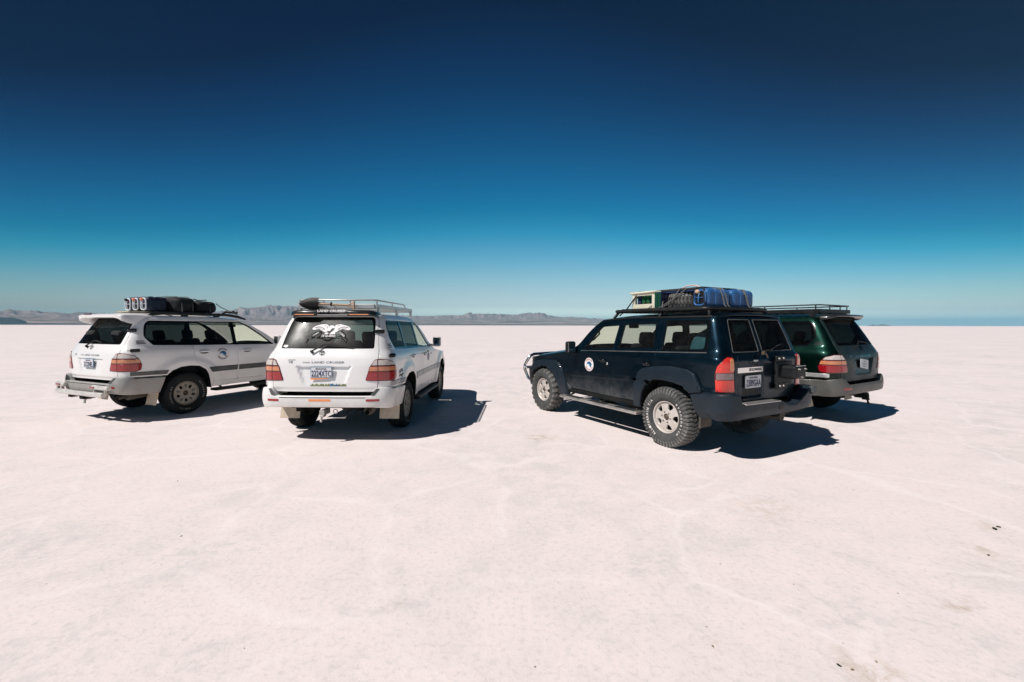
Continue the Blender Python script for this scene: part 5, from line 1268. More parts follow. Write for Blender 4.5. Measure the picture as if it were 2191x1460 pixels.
radii = [0] + [1.5 * 1.35 ** k for k in range(34)]; radii = [r for r in radii if r < 36000] + [36000]
NS = 96; V = [(0, 0, 0)]; F = []
for r in radii[1:]: V += [(r * cos(2 * pi * k / NS), r * sin(2 * pi * k / NS), 0) for k in range(NS)]
for k in range(NS): F.append([0, 1 + k, 1 + (k + 1) % NS])
for i in range(len(radii) - 2):
    a, b_ = 1 + i * NS, 1 + (i + 1) * NS
    for k in range(NS): F.append([a + k, b_ + k, b_ + (k + 1) % NS, a + (k + 1) % NS])
g = mk('ground', V, F, salt_material(), smooth=False); g['kind'] = 'structure'; g['label'] = 'flat white salt crust reaching to the horizon'

# ---- mountains beyond the far shore (crest: azimuth right of straight ahead, elevation in degrees)
CREST = [(-85, .9), (-70, 1.3), (-60, 1.0), (-54, 1.25), (-49.25, 1.142), (-48.72, 1.275), (-47.65, 1.223), (-46.81, 1.162), (-45.94, 1.14), (-45.05, 1.031), (-44.12, 1.18), (-43.01, 1.094), (-39.05, 1.099), (-36.39, 1.241), (-33.74, 1.463), (-32.46, 1.614), (-31.98, 1.752), (-31.5, 1.906), (-30.87, 1.904), (-30.03, 1.985), (-29.19, 2.124), (-28.95, 2.272), (-28.54, 2.165), (-27.93, 2.104), (-27.5, 2.161), (-26.63, 2.206), (-26.05, 2.142), (-22.73, 2.003), (-19.57, 1.595), (-15.72, 1.286), (-13.1, 1.187), (-9.95, 1.175), (-9.3, 1.256), (-8.0, 1.298), (-7.34, 1.217), (-6.38, 1.305), (-5.42, 1.712), (-5.06, 1.448), (-3.43, 1.502), (-1.86, 1.427), (-.89, 1.46), (.45, 1.341), (1.24, 1.541), (2.33, 1.675), (2.82, 1.542), (3.48, 1.639), (4.21, 1.542), (4.69, 1.288), (6.55, 1.069), (7.63, 1.134), (8.7, .995), (10.36, .897), (11.94, .812), (17.88, .625), (28.14, .326), (33, .12), (35.5, .0)]
def attr_mat(name, rough=.95):
    m, t, b = new_mat(name); a = t.nodes.new('ShaderNodeAttribute'); a.attribute_name = 'rock'
    t.links.new(a.outputs[0], b.inputs['Base Color']); b.inputs['Roughness'].default_value = rough; b.inputs['Specular IOR Level'].default_value = .1; return m
ROCK = attr_mat('rock_and_scrub')
def terrain(name, az0, az1, na, r0, r1, nr, hfun, cfun):
    A = np.radians(np.linspace(az0, az1, na)); Rr = np.linspace(r0, r1, nr); AA, RR = np.meshgrid(A, Rr, indexing='ij')
    H = hfun(np.degrees(AA), RR); V = np.stack([RR * np.sin(AA), RR * np.cos(AA), H], -1).reshape(-1, 3)
    idx = np.arange(na * nr).reshape(na, nr); F = np.stack([idx[:-1, :-1], idx[1:, :-1], idx[1:, 1:], idx[:-1, 1:]], -1).reshape(-1, 4)
    o = mk(name, V, F[:, ::-1].tolist(), ROCK); at = o.data.color_attributes.new('rock', 'FLOAT_COLOR', 'POINT')
    c = cfun(np.degrees(AA), RR, H).reshape(-1, 3); at.data.foreach_set('color', np.concatenate([c, np.ones((len(c), 1))], 1).ravel()); o['kind'] = 'structure'; return o
ca, ce = np.array(CREST).T
def mt_h(az, r):
    E = np.interp(az, ca, ce); crest = np.tan(np.radians(E)) * 11000
    base = 95 * np.clip((r - 7000) / 2200, 0, 1) ** 1.3 * np.clip(E / 1.0, 0, 1)
    t = np.where(r < 11000, sstep(8600, 11000, r) * .55 + .45 * np.clip((r - 8600) / 2400, 0, 1) ** 1.4, 1 - sstep(11000, 12900, r))
    n = fbm(az * 1.1, r / 700, 6, 3, True) - .55; n2 = fbm(az * 4, r / 350, 4, 9) - .5
    rough = np.exp(-((r - 11000) / 420.0) ** 2)
    h = base + np.maximum(crest - base, 0) * t * (1 + (1 - rough) * (1.05 * n + .50 * n2) * sstep(8600, 9800, r)) 
    return np.maximum(h + (n2 * 14) * sstep(8400, 9000, r) * (1 - rough), -2) - .5
def mt_c(az, r, h):
    n = fbm(az * 3, r / 300, 5, 21)[..., None]; st = fbm(az * .35 + 40, r / 95, 4, 33)[..., None]
    plain = np.array([.17, .125, .11]) * (1 - sstep(.42, .58, st)) + np.array([.46, .37, .32]) * sstep(.42, .58, st)
    shore = (1 - sstep(7350, 7900, r))[..., None]; plain = plain * (1 - shore) + np.where(az[..., None] < -38, np.array([.055, .05, .05]), np.array([.13, .105, .095])) * shore
    rock = np.array([.27, .215, .20]) * (.6 + .8 * n) ; k = sstep(8500, 9500, r)[..., None]
    pale = sstep(.56, .66, fbm(az * 1.3, r / 500, 4, 55))[..., None] * .5; rock = rock * (1 - pale) + np.array([.42, .34, .32]) * pale
    return plain * (1 - k) + rock * k
terrain('mountains', -84, 36, 1100, 7000, 12900, 76, mt_h, mt_c)['label'] = 'long bluish mountain range with a pale plain at its foot'
def hump(items, rc, w):
    def f(az, r):
        e = np.interp(az, *np.array(items).T); return np.tan(np.radians(np.maximum(e, 0))) * rc * np.exp(-((r - rc) / w) ** 2) * (1 + .12 * (fbm(az * 8, r / 120, 4, 5) - .5)) - 1
    return f
dark = lambda az, r, h: np.array([.045, .050, .050]) * (.6 + .8 * fbm(az * 5, r / 150, 4, 8)[..., None])
terrain('hill', -56, -47.4, 120, 7100, 8900, 24, hump([(-56, .2), (-54, .55), (-52, .50), (-49.26, .63), (-48.74, .636), (-48.34, .56), (-47.94, .40), (-47.4, 0)], 8000, 420), dark)['label'] = 'low dark hill in front of the range'
terrain('hill', 38.7, 40.9, 90, 11000, 13000, 24, hump([(38.7, 0), (38.85, .03), (39.1, .085), (39.32, .14), (39.65, .08), (40.0, .165), (40.36, .105), (40.71, .04), (40.9, 0)], 12000, 420), lambda az, r, h: np.array([.12, .09, .085]) * (.7 + .6 * fbm(az * 20, r / 150, 4, 8)[..., None]))['label'] = 'two tiny blue hills on the right horizon'

# ---- thin desert air
hm = bpy.data.materials.new('haze'); hm.use_nodes = True; ht = hm.node_tree; ht.nodes.clear()
ho = ht.nodes.new('ShaderNodeOutputMaterial'); hv = ht.nodes.new('ShaderNodeVolumePrincipled')
hv.inputs['Color'].default_value = (.36, .77, 1.0, 1); hv.inputs['Density'].default_value = 5.5e-5; hv.inputs['Anisotropy'].default_value = -.2
ht.links.new(hv.outputs[0], ho.inputs['Volume'])
mb = MB(); X_ = 37000; mb.add([(x, y, z) for z in (-4, 520) for x, y in ((-X_, -X_), (X_, -X_), (X_, X_), (-X_, X_))], [[3, 2, 1, 0], [4, 5, 6, 7], [0, 1, 5, 4], [1, 2, 6, 5], [2, 3, 7, 6], [3, 0, 4, 7]])
hz_ = mb.build('haze', hm); hz_['kind'] = 'stuff'; hz_['label'] = 'thin pale air over the salt flat'

# ================================================================== the four cars
POSE = {'A': (-6.866, 8.495, 66.81), 'B': (-2.602, 7.146, 88.65), 'N': (2.871, 6.387, 119.74), 'G': (5.557, 8.472, 121.60)}
CAR = {}
def car(key, label):
    x, y, a = POSE[key]; e = empty('suv', None, (x, y, 0), radians(a)); tag(e, label, 'suv', 'off-road cars parked on the salt'); CAR[key] = e
    CAR[key + 'm'] = Matrix.Translation((x, y, 0)) @ Matrix.Rotation(radians(a), 4, 'Z'); CAR[key + 'a'] = radians(a); return e
def plane_x(x0): return Surf(lambda a, z: np.stack([x0 + 0 * a, a, z], -1))

# white car seen from behind, silver basket on the roof
B_ = car('B', 'white suv seen from behind with an eagle print on its rear window')
build_cruiser(B_, dict(kind='eagle', paint='white_paint', gate_paint='white_paint', bumper='white_bumper', strip='silver_strip', strip_rear='silver_strip', flap='flap_mud', step='black_plastic', mirror='tube_bright',
              glass=('glass_dark', 'glass_dark', 'glass_half', 'glass_dusty'), latches=True, plate='2224XTC'))
eagle(LC, B_)
rack(B_, M['rack_silver'], -.55, 1.55, .585, 1.925, 2.018)
sp0 = [(-.50, 1.845), (-.68, 1.868), (-.745, 1.862), (-.765, 1.835), (-.765, 1.800), (-.70, 1.790), (-.58, 1.805)]
spc = [(-.50, 1.845), (-.68, 1.872), (-.735, 1.868), (-.750, 1.850), (-.750, 1.832), (-.70, 1.822), (-.58, 1.815)]
dn = lambda p, d, f=0: [(x + f, z - d) for x, z in p]
spo = loft_spoiler(B_, [(.625, dn(sp0, .045, .10)), (.60, dn(sp0, .022, .04)), (.54, dn(sp0, .004)), (.26, sp0), (.205, spc), (-.215, spc), (-.27, sp0), (-.56, dn(sp0, .004)), (-.615, dn(sp0, .022, .04)), (-.64, dn(sp0, .045, .10))], M['spoiler_black'])
text_on(plane_x(-.7560), 'lettering', 'LAND CRUISER', .205, 1.833, .420, .036, M['decal_white'], spo, off=.001, bold=.05, slant=.15)
for y0, y1 in ((.53, .25), (-.26, -.55)):
    mb = MB(); mb.box((-.764, (y0 + y1) / 2, 1.7985), (.012, abs(y1 - y0), .013), bev=.003); mb.build('reflector', M['orange_tape'], spo)
mb = MB(); mb.box((-.715, 0, 1.795), (.03, .44, .016), bev=.003); mb.build('spoiler_filler', M['white_bumper'], spo)
S_ = LC
panel(S_, 'marker_tape', [(.188, .592, .0), (-.124, .592, .0), (-.124, .624, .0), (.188, .624, .0)], M['orange_tape'], B_, off=lambda a, z: bump_off(a, z) + .002, depth=.002, bev=.0005, sp=.05, raw=True)
panel(S_, 'marker_tape', [(.190, .882, 0), (.11, .884, 0), (-.055, .896, 0), (-.055, .905, 0), (.190, .905, 0)], M['orange_tape'], B_, off=.003, depth=.002, bev=.0005, sp=.05, raw=True)
rag = [[(.51 * k / 20 + (.51 / 20) * dx, y) for dx, y in ((0, .0), (1.0, .002), (1.0, .010 + .022 * abs(sin(k * 2.1 + 1))), (.5, .014 + .026 * abs(sin(k * 1.7))), (0, .010 + .022 * abs(sin((k - 1) * 2.1 + 1))))] for k in range(20)]
shape_on(S_, 'gate_sticker', rag, .194, .792, 1, M['sticker_mix'], B_, off=.003)
shape_on(S_, 'gate_sticker', [[(.0, .0), (.05, 0), (.04, .03), (.01, .03)], [(.06, 0), (.14, .0), (.13, .018), (.06, .02)]], -.08, .795, 1, M['logo_blue'], B_, off=.0035)
text_on(S_, 'lettering', 'UNICAR', S_.sy(.515, 1.16), 1.150, .11, .013, M['badge_grey'], B_, off=.003, bold=.02)
shape_on(S_, 'window_sticker', [[(0, 0), (.02, .035), (.03, .02), (.05, .03), (.09, .022), (.085, 0)], [(.03, .0), (.06, -.012), (.09, .0)]], S_.sy(.645, 1.335), 1.335, 1, M['decal_white'], B_, off=.001)
sR = -S_.sx(-.47, .93)                                              # blue sticker on the right rear flank
shape_on(S_, 'side_sticker', [[(0, .03), (.075, .035), (.075, .085), (0, .08)], [(.085, .045), (.17, .05), (.17, .10), (.085, .095)]] + stroke([(0, .0), (.05, .018), (.10, -.004), (.17, .022)], .014) + stroke([(.0, -.02), (.06, -.006), (.12, -.022)], .01), -S_.sx(-.575, .93), .895, 1, M['logo_navy'], B_, off=.003)
door_logo(S_, -S_.sx(1.47, 1.065), 1.065, .105, B_, True, False)
tri = [[(-.02, -.06), (.06, -.04), (.0, .07)]]; shape_on(S_, 'side_sticker', tri, -S_.sx(1.72, 1.12), 1.12, 1, M['logo_navy'], B_, off=.003)

# white car on the left, luggage on the roof, white wing over the rear window
A_ = car('A', 'white suv farthest left with roof luggage and a large white rear wing')
build_cruiser(A_, dict(kind='wing', paint='white_paint', gate_paint='white_paint', bumper='silver_bumper', strip='dark_strip', strip_rear='grey_bumper', flap='flap_mud', step='black_plastic', mirror='white_paint',
              glass=('glass_dark', 'glass_tint', 'glass_clear', 'glass_rear'), latches=True, plate='2122NEL', third=True, short_wiper=True))
wg = [(-.42, 1.835), (-.66, 1.848), (-.86, 1.838), (-.895, 1.820), (-.890, 1.775), (-.84, 1.762), (-.70, 1.780), (-.55, 1.795)]
we = [(-.42, 1.812), (-.66, 1.826), (-.845, 1.818), (-.878, 1.798), (-.860, 1.715), (-.79, 1.685), (-.66, 1.655), (-.50, 1.710)]
wl = [(a[0] * .65 + b[0] * .35, a[1] * .62 + b[1] * .38 - .002) for a, b in zip(wg, we)]
wgs = loft_spoiler(A_, [(.675, dn(we, .012, .03)), (.655, we), (.60, wl), (.50, dn(wg, .004)), (0, wg), (-.50, dn(wg, .004)), (-.60, wl), (-.655, we), (-.675, dn(we, .012, .03))], M['white_paint'])
mb = MB(); mb.box((-.885, .33, 1.835), (.035, .22, .016), bev=.004, rot=(0, radians(-14), 0)); mb.build('brake_light', M['lamp_case'], wgs)
for sd_ in (1, -1):
    mb = MB(); mb.tube([(-.46, .635 * sd_, 1.795), (-.38, .632 * sd_, 1.840), (-.20, .63 * sd_, 1.856), (.95, .63 * sd_, 1.850), (1.20, .635 * sd_, 1.815), (1.36, .64 * sd_, 1.765)], [.024, .03, .026, .026, .028, .016], 8)
    for x in (.15, .75): mb.box((x, .63 * sd_, 1.825), (.12, .04, .05), bev=.01)
    mb.build('roof_rail', M['rack_black'], A_)
for x in (-.10, .62):
    mb = MB(); mb.box((x, 0, 1.868), (.06, 1.24, .028), bev=.008); mb.build('roof_crossbar', M['rack_black'], A_)
door_logo(LC, -LC.sx(.665, 1.075), 1.075, .125, A_, True, False)
mb = MB(); mb.tube([(-1.13, .80, .485), (-1.16, .3, .485), (-1.16, -.3, .485), (-1.13, -.66, .485)], .042, 12)
lowbar = mb.build('rear_guard_bar', M['tube_bright'], A_)
for y0, y1 in ((.84, .56), (-.34, -.80)):
    mb = MB(); mb.tube([(-1.12, y0, .605), (-1.145, (y0 + y1) / 2, .605), (-1.12, y1, .60)], .036, 12); t_ = mb.build('guard_tube', M['tube_bright'], A_)
    mb = MB(); yy = y0 - .16 if y0 > 0 else y0 - .07
    mb.box((-1.178, yy, .607), (.014, .11, .030), bev=.004); mb.build('reflector', M['lens_red'], t_)
    for yy in (y0 - .06, y1 + .08): mb = MB(); mb.box((-1.13, yy, .545), (.04, .03, .10), bev=.005); mb.build('guard_bracket', M['steel'], t_)
mb = MB(); mb.box((-1.09, .32, .43), (.16, .10, .06), bev=.01); mb.box((-1.10, -.10, .43), (.18, .12, .07), bev=.01); mb.build('guard_bracket', M['underside'], lowbar)
mb = MB(); mb.box((-1.165, .10, .488), (.05, .10, .022), bev=.004); mb.build('guard_slot', M['black_plastic'], lowbar)

# dark green car behind the navy one
G_ = car('G', 'dark green suv parked farthest right behind the navy one')
build_cruiser(G_, dict(kind='green', paint='green_paint', gate_paint='green_dusty', bumper='grey_bumper', strip='bright_strip', strip_rear='bright_strip', flap='flap_mud', step='black_plastic', mirror='green_paint',
              glass=('glass_dark', 'glass_dark', 'glass_tint', 'glass_dark'), plate='', tilt=.14))
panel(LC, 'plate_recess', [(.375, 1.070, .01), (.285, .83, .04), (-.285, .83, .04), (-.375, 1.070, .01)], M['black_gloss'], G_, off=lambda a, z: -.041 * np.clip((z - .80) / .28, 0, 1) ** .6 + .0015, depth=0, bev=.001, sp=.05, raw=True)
rack(G_, M['rack_black'], -.56, 1.75, .60, 1.905, 2.012)
gs = [(-.50, 1.835), (-.70, 1.850), (-.80, 1.835), (-.815, 1.815), (-.80, 1.795), (-.70, 1.790), (-.58, 1.800)]
loft_spoiler(G_, [(.64, dn(gs, .05, .14)), (.61, dn(gs, .022, .05)), (.50, gs), (0, dn(gs, -.004)), (-.50, gs), (-.61, dn(gs, .022, .05)), (-.64, dn(gs, .05, .14))], M['spoiler_black'])

# navy car
N_ = car('N', 'navy suv with flared arches, cream crate and blue cans on its roof rack')
build_patrol(N_)

# ================================================================== what they carry
def thing_at(key, name, p, label, cat, group=None, rz=0.0):
    o = empty(name); m = CAR[key + 'm']; o.location = m @ Vector(p); o.rotation_euler = (0, 0, CAR[key + 'a'] + rz); return tag(o, label, cat, group)
def mesh_at(key, mb, name, material, p, label, cat, group=None, rz=0.0):
    o = mb.build(name, material); m = CAR[key + 'm']; o.location = m @ Vector(p); o.rotation_euler = (0, 0, CAR[key + 'a'] + rz); return tag(o, label, cat, group)

def jerry_can(t, l, w, h, body, rim, cap):
    """plastic water can lying down: mouth end at x = 0 looking to -x"""
    mb = MB(); mb.box((l / 2, 0, h / 2), (l, w, h), bev=.070, seg=5)
    b_ = mb.build('can_body', body, t)
    for x in (.33, .66):                                             # moulded ribs
        mb = MB(); e = .004; pts = [(l * x, (w / 2 + e - .07) * sx_ + .07 * cos(a) * 1, h / 2 + (h / 2 + e - .07) * sz_ + .07 * sin(a)) for sx_, sz_, a0 in ((1, 1, 0), (-1, 1, 90), (-1, -1, 180), (1, -1, 270)) for a in [radians(a0 + q) for q in (0, 30, 60, 90)]]
        mb.tube(pts, .006, 6, closed=True); mb.build('can_rib', body, b_)
    mb = MB(); n = 28; pts = []
    for i in range(n):
        a = 2 * pi * i / n; pts.append((-.004, (w / 2 - .030) * np.sign(cos(a)) * abs(cos(a)) ** .6, h / 2 + (h / 2 - .030) * np.sign(sin(a)) * abs(sin(a)) ** .6))
    mb.tube(pts, .014, 8, closed=True); mb.build('can_rim', rim, t)
    mb = MB(); mb.box((-.002, 0, h * .50), (.008, w * .52, h * .66), bev=.003); mb.build('handle_recess', M['black_plastic'], t)
    mb = MB(); mb.tube([(-.004, .0, h * .22), (-.026, .0, h * .30), (-.026, 0, h * .62), (-.004, 0, h * .72)], .011, 8); mb.tube([(-.006, -w * .36, h * .52), (-.022, 0, h * .50), (-.006, w * .36, h * .55)], .006, 6); mb.build('can_handle', rim, t)
    mb = MB(); mb.lathe([(0, .040), (.026, .038), (.030, .0), (.030, -.02)], 14, Matrix.Translation((-.002, w * .10, h * .82)) @ Matrix.Rotation(radians(90), 4, 'Z')); mb.build('can_cap', cap, t)

lab = {0: 'leftmost of three jerry cans facing rearward on the left white suv', 1: 'middle one of three jerry cans facing rearward on the left white suv', 2: 'jerry can nearest the dark bundle on the left white suv'}
for i, y in enumerate((.445, .195, -.055)):
    t = thing_at('A', 'jerry_can', (-.22, y, 1.900), lab[i], 'jerry can', 'jerry cans on the roof of the left white suv')
    jerry_can(t, .36, .225, .275, M['can_shaded'], M['can_pale'], (M['black_plastic'], M['cap_orange'], M['cap_orange'])[i])
for i, (y, l_) in enumerate(((.495, 'blue jerry can with its mouth end showing, beside the spare tyre'), (-.045, 'blue jerry can at the rear right corner of the navy roof rack'))):
    t = thing_at('N', 'jerry_can', (-.195, y, 1.890), l_, 'jerry can', 'blue jerry cans on the navy roof rack', radians(-90))
    jerry_can(t, .515, .235, .262, M['can_blue'], M['can_blue'], M['cap_cream'])

def strap(key, pts, r, mt, label, group=None, name='strap'):
    o = Vector(pts[0]); mb = MB(); mb.tube([Vector(p) - o for p in pts], r, 6); return mesh_at(key, mb, name, mt, o, label, 'strap', group)

# left white car: plank, covered bundle, rolled bag, cords
mb = MB(); mb.box((0, 0, .012), (.86, .40, .024), bev=.004); mesh_at('A', mb, 'plank', M['plank'], (-.04, .12, 1.874), 'pale plank lying under the three jerry cans on the left suv', 'plank')
def lumpy(size, seed, amp=.10, p=3.2, sub=4):
    bm = bmesh.new(); bmesh.ops.create_icosphere(bm, subdivisions=sub, radius=1)
    for v in bm.verts:
        d = v.co.normalized(); k = (abs(d.x) ** p + abs(d.y) ** p + abs(d.z) ** p) ** (-1 / p)
        q = d * k; n = fbm(np.array([q.x * 2.2 + seed]), np.array([q.y * 2.2 + q.z * 1.7 + seed]), 4, seed)[0] - .5
        q *= 1 + amp * 2 * n; v.co = Vector((q.x * size[0] / 2, q.y * size[1] / 2, max(q.z, -.92) * size[2] / 2))
    bm.verts.index_update(); r = ([v.co.copy() for v in bm.verts], [[v.index for v in f.verts] for f in bm.faces]); bm.free(); return r
t = thing_at('A', 'tarp_bundle', (.36, .10, 1.882), 'dark tarp covered load roped behind the jerry cans on the left suv', 'bundle')
v, f = lumpy((.42, .92, .32), 3, .05, 4.5); MB().add(v, f, True, Matrix.Translation((0, 0, .15))).build('tarp', M['tarp'], t)
mb = MB()
for x in (-.10, .10): mb.tube([(x, -.48, .02), (x + .01, -.45, .20), (x + .02, -.30, .318), (x, .0, .328), (x, .30, .320), (x + .01, .46, .18), (x, .48, .02)], .007, 6)
mb.build('cord', M['strap_grey'], t)
t = thing_at('A', 'duffel_bag', (.76, .05, 1.882), 'black duffel bag at the front of the load on the left suv', 'bag')
v, f = lumpy((.46, .86, .26), 8, .05, 4.0); MB().add(v, f, True, Matrix.Translation((0, 0, .122))).build('bag_body', M['tarp'], t)
mb = MB(); mb.tube([(.02, -.45, .02), (.03, -.40, .20), (.0, .0, .262), (.02, .40, .20), (.03, .45, .02)], .008, 6); mb.tube([(-.12, -.1, .24), (-.05, -.05, .30), (.05, .0, .275), (.16, -.12, .285)], .012, 6); mb.build('cord', M['strap_grey'], t)
strap('A', [(.93, -.34, 2.09), (1.00, -.38, 2.02), (1.14, -.50, 1.92), (1.22, -.60, 1.862)], .008, M['strap_grey'], 'grey cord running from the black bag down to the front roof rail')
mb = MB(); mb.tube([(.0, 0, .03), (.06, .03, .06), (.12, 0, .035), (.18, -.04, .07), (.24, .0, .03), (.30, .02, .05)], .018, 6); mb.tube([(.0, .05, .03), (.14, .06, .05), (.27, -.02, .025)], .014, 6)
mesh_at('A', mb, 'rope_coil', M['strap_dark'], (.98, -.52, 1.862), 'tangle of dark rope by the front roof rail of the left suv', 'rope')

# navy car: crate of bottles, spare tyre, flat case, straps, hose
t = thing_at('N', 'crate', (.80, .26, 1.885), 'cream plastic crate with green bottles at the front of the navy rack', 'crate')
L_, W_, H_ = .46, .52, .275
mb = MB(); mb.box((0, 0, .012), (L_, W_, .022), bev=.006)
for x in (1, -1):
    for y in (1, -1): mb.box((x * (L_ / 2 - .03), y * (W_ / 2 - .03), H_ / 2), (.06, .06, H_), bev=.014, seg=3)
for y in (1, -1):
    mb.box((0, y * (W_ / 2 - .010), .055), (L_ - .08, .018, .07), bev=.004); mb.box((0, y * (W_ / 2 - .010), H_ - .030), (L_ - .08, .018, .05), bev=.004)
for x in (1, -1):
    mb.box((x * (L_ / 2 - .010), 0, .055), (.018, W_ - .08, .09), bev=.004); mb.box((x * (L_ / 2 - .010), 0, H_ - .045), (.018, W_ - .08, .09), bev=.004)
mb.build('crate_frame', M['crate_cream'], t)
mb = MB(); pts = [(L_/2 + .012, W_/2 + .012), (-L_/2 - .012, W_/2 + .012), (-L_/2 - .012, -W_/2 - .012), (L_/2 + .012, -W_/2 - .012)]
mb.tube([(x, y, H_ - .008) for x, y in pts], .017, 8, closed=True); mb.build('crate_rim', M['crate_cream'], t)
k = 0
for x in (-.13, -.04, .05, .14):
    for y in (-.17, -.06, .06, .17):
        mb = MB(); mb.lathe([(0, .26), (.014, .26), (.015, .20), (.040, .15), (.041, .0), (0, 0)], 14, Matrix.Translation((x, y, .026)) @ Matrix.Rotation(radians(90), 4, 'X'))
        mb.build('bottle', M['bottle_green'] if k % 3 else M['bottle_navy'], t); k += 1
t = thing_at('N', 'crate', (.497, .40, 1.885), 'dark green ribbed crate wedged between cream crate and spare tyre', 'crate')
mb = MB(); mb.box((0, 0, .125), (.12, .26, .25), bev=.012); mb.build('crate_body', M['bottle_navy'], t)
for k in range(4):
    mb = MB(); mb.box((-.045 + .03 * k, .134, .125), (.016, .012, .24), bev=.004); mb.build('crate_rib', M['bottle_green'], t)
t = thing_at('N', 'spare_tyre', (.265, .04, 1.885), 'salt grey spare tyre lying flat on the navy roof rack', 'tyre')
o = tyre_mesh(.385, .235, .205, 'at', M['tyre_salty'], 'tyre_casing', t); o.rotation_euler = (radians(90), 0, 0); o.location = (0, 0, .118)
t = thing_at('N', 'flat_case', (.26, .02, 2.128), 'flat black case with a blue edge lying on the spare tyre', 'case')
mb = MB(); mb.box((0, 0, .036), (.86, .78, .034), bev=.008); mb.build('case_lid', M['board_dark'], t)
mb = MB(); mb.box((0, 0, .010), (.84, .76, .018), bev=.004); mb.build('case_base', M['board_blue'], t)
mb = MB(); mb.tube([(.16 * cos(a) * 1.1, 0, .075 * sin(a)) for a in np.linspace(.15, pi - .15, 12)], .010, 8)
mesh_at('N', mb, 'hose', M['hose_pink'], (.30, .05, 2.172), 'pale pink hose arched over the flat black case', 'hose')
sg = 'straps tied over the blue cans on the navy roof rack'
def can_strap(y, dy, label):
    x0, x1 = -.075, -.322
    strap('N', [(x1 - .085, y + dy, 1.862), (x1 - .030, y + dy * .8, 1.93), (x1 - .008, y + dy * .6, 2.06), (x1 + .03, y + dy * .4, 2.152), (-.195, y, 2.160), (x0 - .03, y - dy * .2, 2.152), (x0 + .010, y - dy * .3, 2.06), (x0 + .05, y - dy * .4, 1.88)], .0085, M['strap_grey'], label, sg)
can_strap(.24, -.06, 'grey strap over the left blue can, nearer its mouth end'); can_strap(.19, -.09, 'grey strap over the left blue can, the one nearer the right can')
can_strap(-.30, -.06, 'grey strap over the right blue can, nearer its free end'); can_strap(-.26, -.10, 'grey strap over the right blue can, nearer the left can')
strap('N', [(-.10, .50, 1.885), (-.105, .515, 2.05), (-.13, .49, 2.158), (-.20, .48, 2.162), (-.26, .50, 2.150), (-.275, .516, 2.02), (-.28, .50, 1.885)], .010, M['strap_dark'], 'dark cord looped round the mouth end of the left blue can')
for i, pts in enumerate(([(.66, .60, 1.875), (.60, .45, 2.00), (.56, .38, 2.178), (.30, .0, 2.182)], [(.42, .60, 1.875), (.33, .452, 1.98), (.20, .412, 2.178), (.0, .1, 2.182)], [(.36, .60, 1.875), (.48, .43, 2.06), (.62, .36, 2.13)], [(.48, .60, 1.875), (.30, .443, 2.02), (.08, .41, 2.176), (-.02, .2, 2.182)])):
    strap('N', pts, .0075, M['strap_grey'], ('grey rope from rack rail up over the front of the spare tyre', 'grey rope slanting across the middle of the spare tyre', 'short grey rope leaning the other way across the spare tyre', 'long grey rope slanting rearward over the spare tyre')[i], 'ropes over the spare tyre')
strap('N', [(1.16, .66, 1.80), (1.08, .60, 1.885), (.99, .53, 2.05), (.90, .50, 2.168), (.80, .30, 2.172)], .010, M['strap_dark'], 'black rope slanting from the rack corner up to the cream crate', None, 'rope')
for i, (c_, s_, mt, l_) in enumerate((((-.30, .42, .68), (.46, .46, .92), 'bag_blue', 'blue grey travel bag behind the rear side window of the navy suv'), ((-.46, .30, .68), (.30, .62, .70), 'bag_dark', 'dark bag against the left rear window of the navy suv'), ((-.52, .56, .68), (.16, .22, .72), 'bag_pale', 'small pale bag in the rear left corner of the navy suv'), ((-.42, -.34, .68), (.40, .52, .62), 'bag_dark', 'dark bag low behind the right rear window of the navy suv'), ((-.12, .02, .68), (.34, 1.0, .84), 'bag_dark', 'wide black bag behind the rear bench of the navy suv'))):
    v, f = lumpy(s_, 20 + i, .10, 2.8); mesh_at('N', MB().add(v, f, True, Matrix.Translation((0, 0, s_[2] * .46))), 'bag', M[mt], c_, l_, 'bag', 'luggage inside the navy suv')

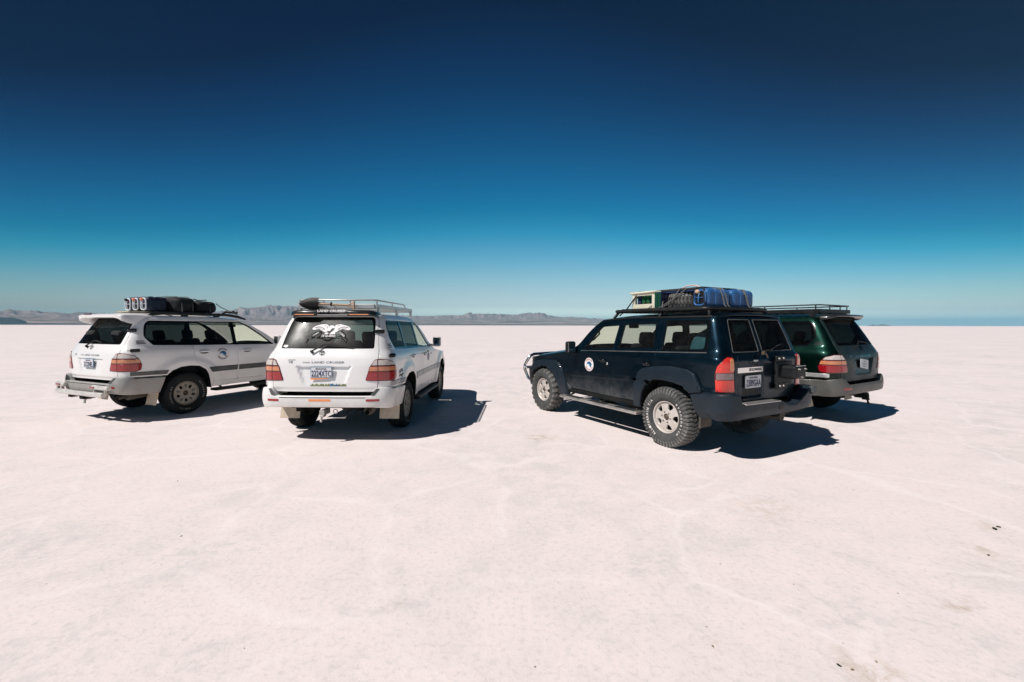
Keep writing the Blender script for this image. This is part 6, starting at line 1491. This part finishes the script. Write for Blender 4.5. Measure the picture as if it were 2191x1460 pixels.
# shovel across the back of the silver basket
t = thing_at('B', 'shovel', (-.60, .30, 1.890), 'rusty shovel with a wooden handle lying across the silver roof basket', 'shovel')
bl = []; nu, nv = 9, 9
for i in range(nu):
    for j in range(nv):
        u = i / (nu - 1); w_ = .092 * min(1, (u / .55) ** .55 if u > 0 else 0) ; v_ = -1 + 2 * j / (nv - 1)
        bl.append((-.02 - .035 * (1 - v_ * v_), .235 - .30 * u, .070 + w_ * v_ * 1.0 + .0))
F_ = [[i * nv + j, i * nv + j + 1, (i + 1) * nv + j + 1, (i + 1) * nv + j] for i in range(nu - 1) for j in range(nv - 1)]
n_ = len(bl); back = [(x - .004, y, z) for x, y, z in bl]
MB().add(bl, F_, True).add(back, [f[::-1] for f in F_], True).build('shovel_blade', M['shovel_iron'], t)
mb = MB(); mb.tube([(-.03, .02, .075), (-.03, -.10, .070), (-.02, -.50, .050)], [.017, .015, .014], 10); mb.build('shovel_shaft', M['wood'], t)
mb = MB(); mb.tube([(-.02, -.49, .050), (-.02, -.57, .090), (-.02, -.585, .095)], .010, 8); mb.tube([(-.02, -.49, .050), (-.02, -.57, .008), (-.02, -.585, .005)], .010, 8); mb.tube([(-.02, -.582, .110), (-.02, -.582, -.002)], .016, 10); mb.build('shovel_grip', M['wood'], t)
mb = MB(); mb.tube([(-.02, -.245, .045), (-.055, -.245, .065), (-.02, -.245, .088), (.02, -.245, .065)], .012, 6, closed=True); mb.build('shovel_tie', M['strap_dark'], t)

# dark clods and grit lying on the salt
def clod(p, r, mt, label, seed):
    v, f = lumpy((r * 1.7, r * 1.0, r * .55), seed, .35, 2.2, 3); o = MB().add(v, f, True, Matrix.Rotation(seed * 1.3, 4, 'Z')).build('clod', M[mt]); o.location = (p[0], p[1], r * .28); tag(o, label, 'clod', 'clods of earth on the salt')
for i, (p, r, mt, l_) in enumerate((((3.911, 3.511), .034, 'clod', 'largest black clod on the salt near the right edge of the photo'), ((3.985, 3.548), .024, 'clod', 'small black clod touching the largest one near the right edge'), ((3.421, 3.104), .018, 'clod', 'black crumb nearer the camera than the pair at the right edge'),
        ((1.586, 2.076), .018, 'clod', 'dark clod at the bottom right beside a tan stain'), ((1.630, 2.050), .014, 'clod_tan', 'tan crumb beside the dark clod at the bottom right'), ((1.032, 2.203), .013, 'clod_tan', 'lone tan crumb at the bottom centre right'),
        ((-1.36, 2.185), .0065, 'clod', 'tiny black crumb at the bottom left'), ((-2.573, 3.374), .012, 'clod', 'small dark crumb on the salt at middle left'), ((-3.52, 4.584), .014, 'clod', 'small dark crumb before the left white suv'), ((1.794, 2.747), .007, 'clod', 'tiny dark crumb at lower right centre'),
        ((1.787, 2.10), .011, 'clod_tan', 'second tan crumb at the bottom right'))): clod(p, r * .72, mt, l_, i + 1)
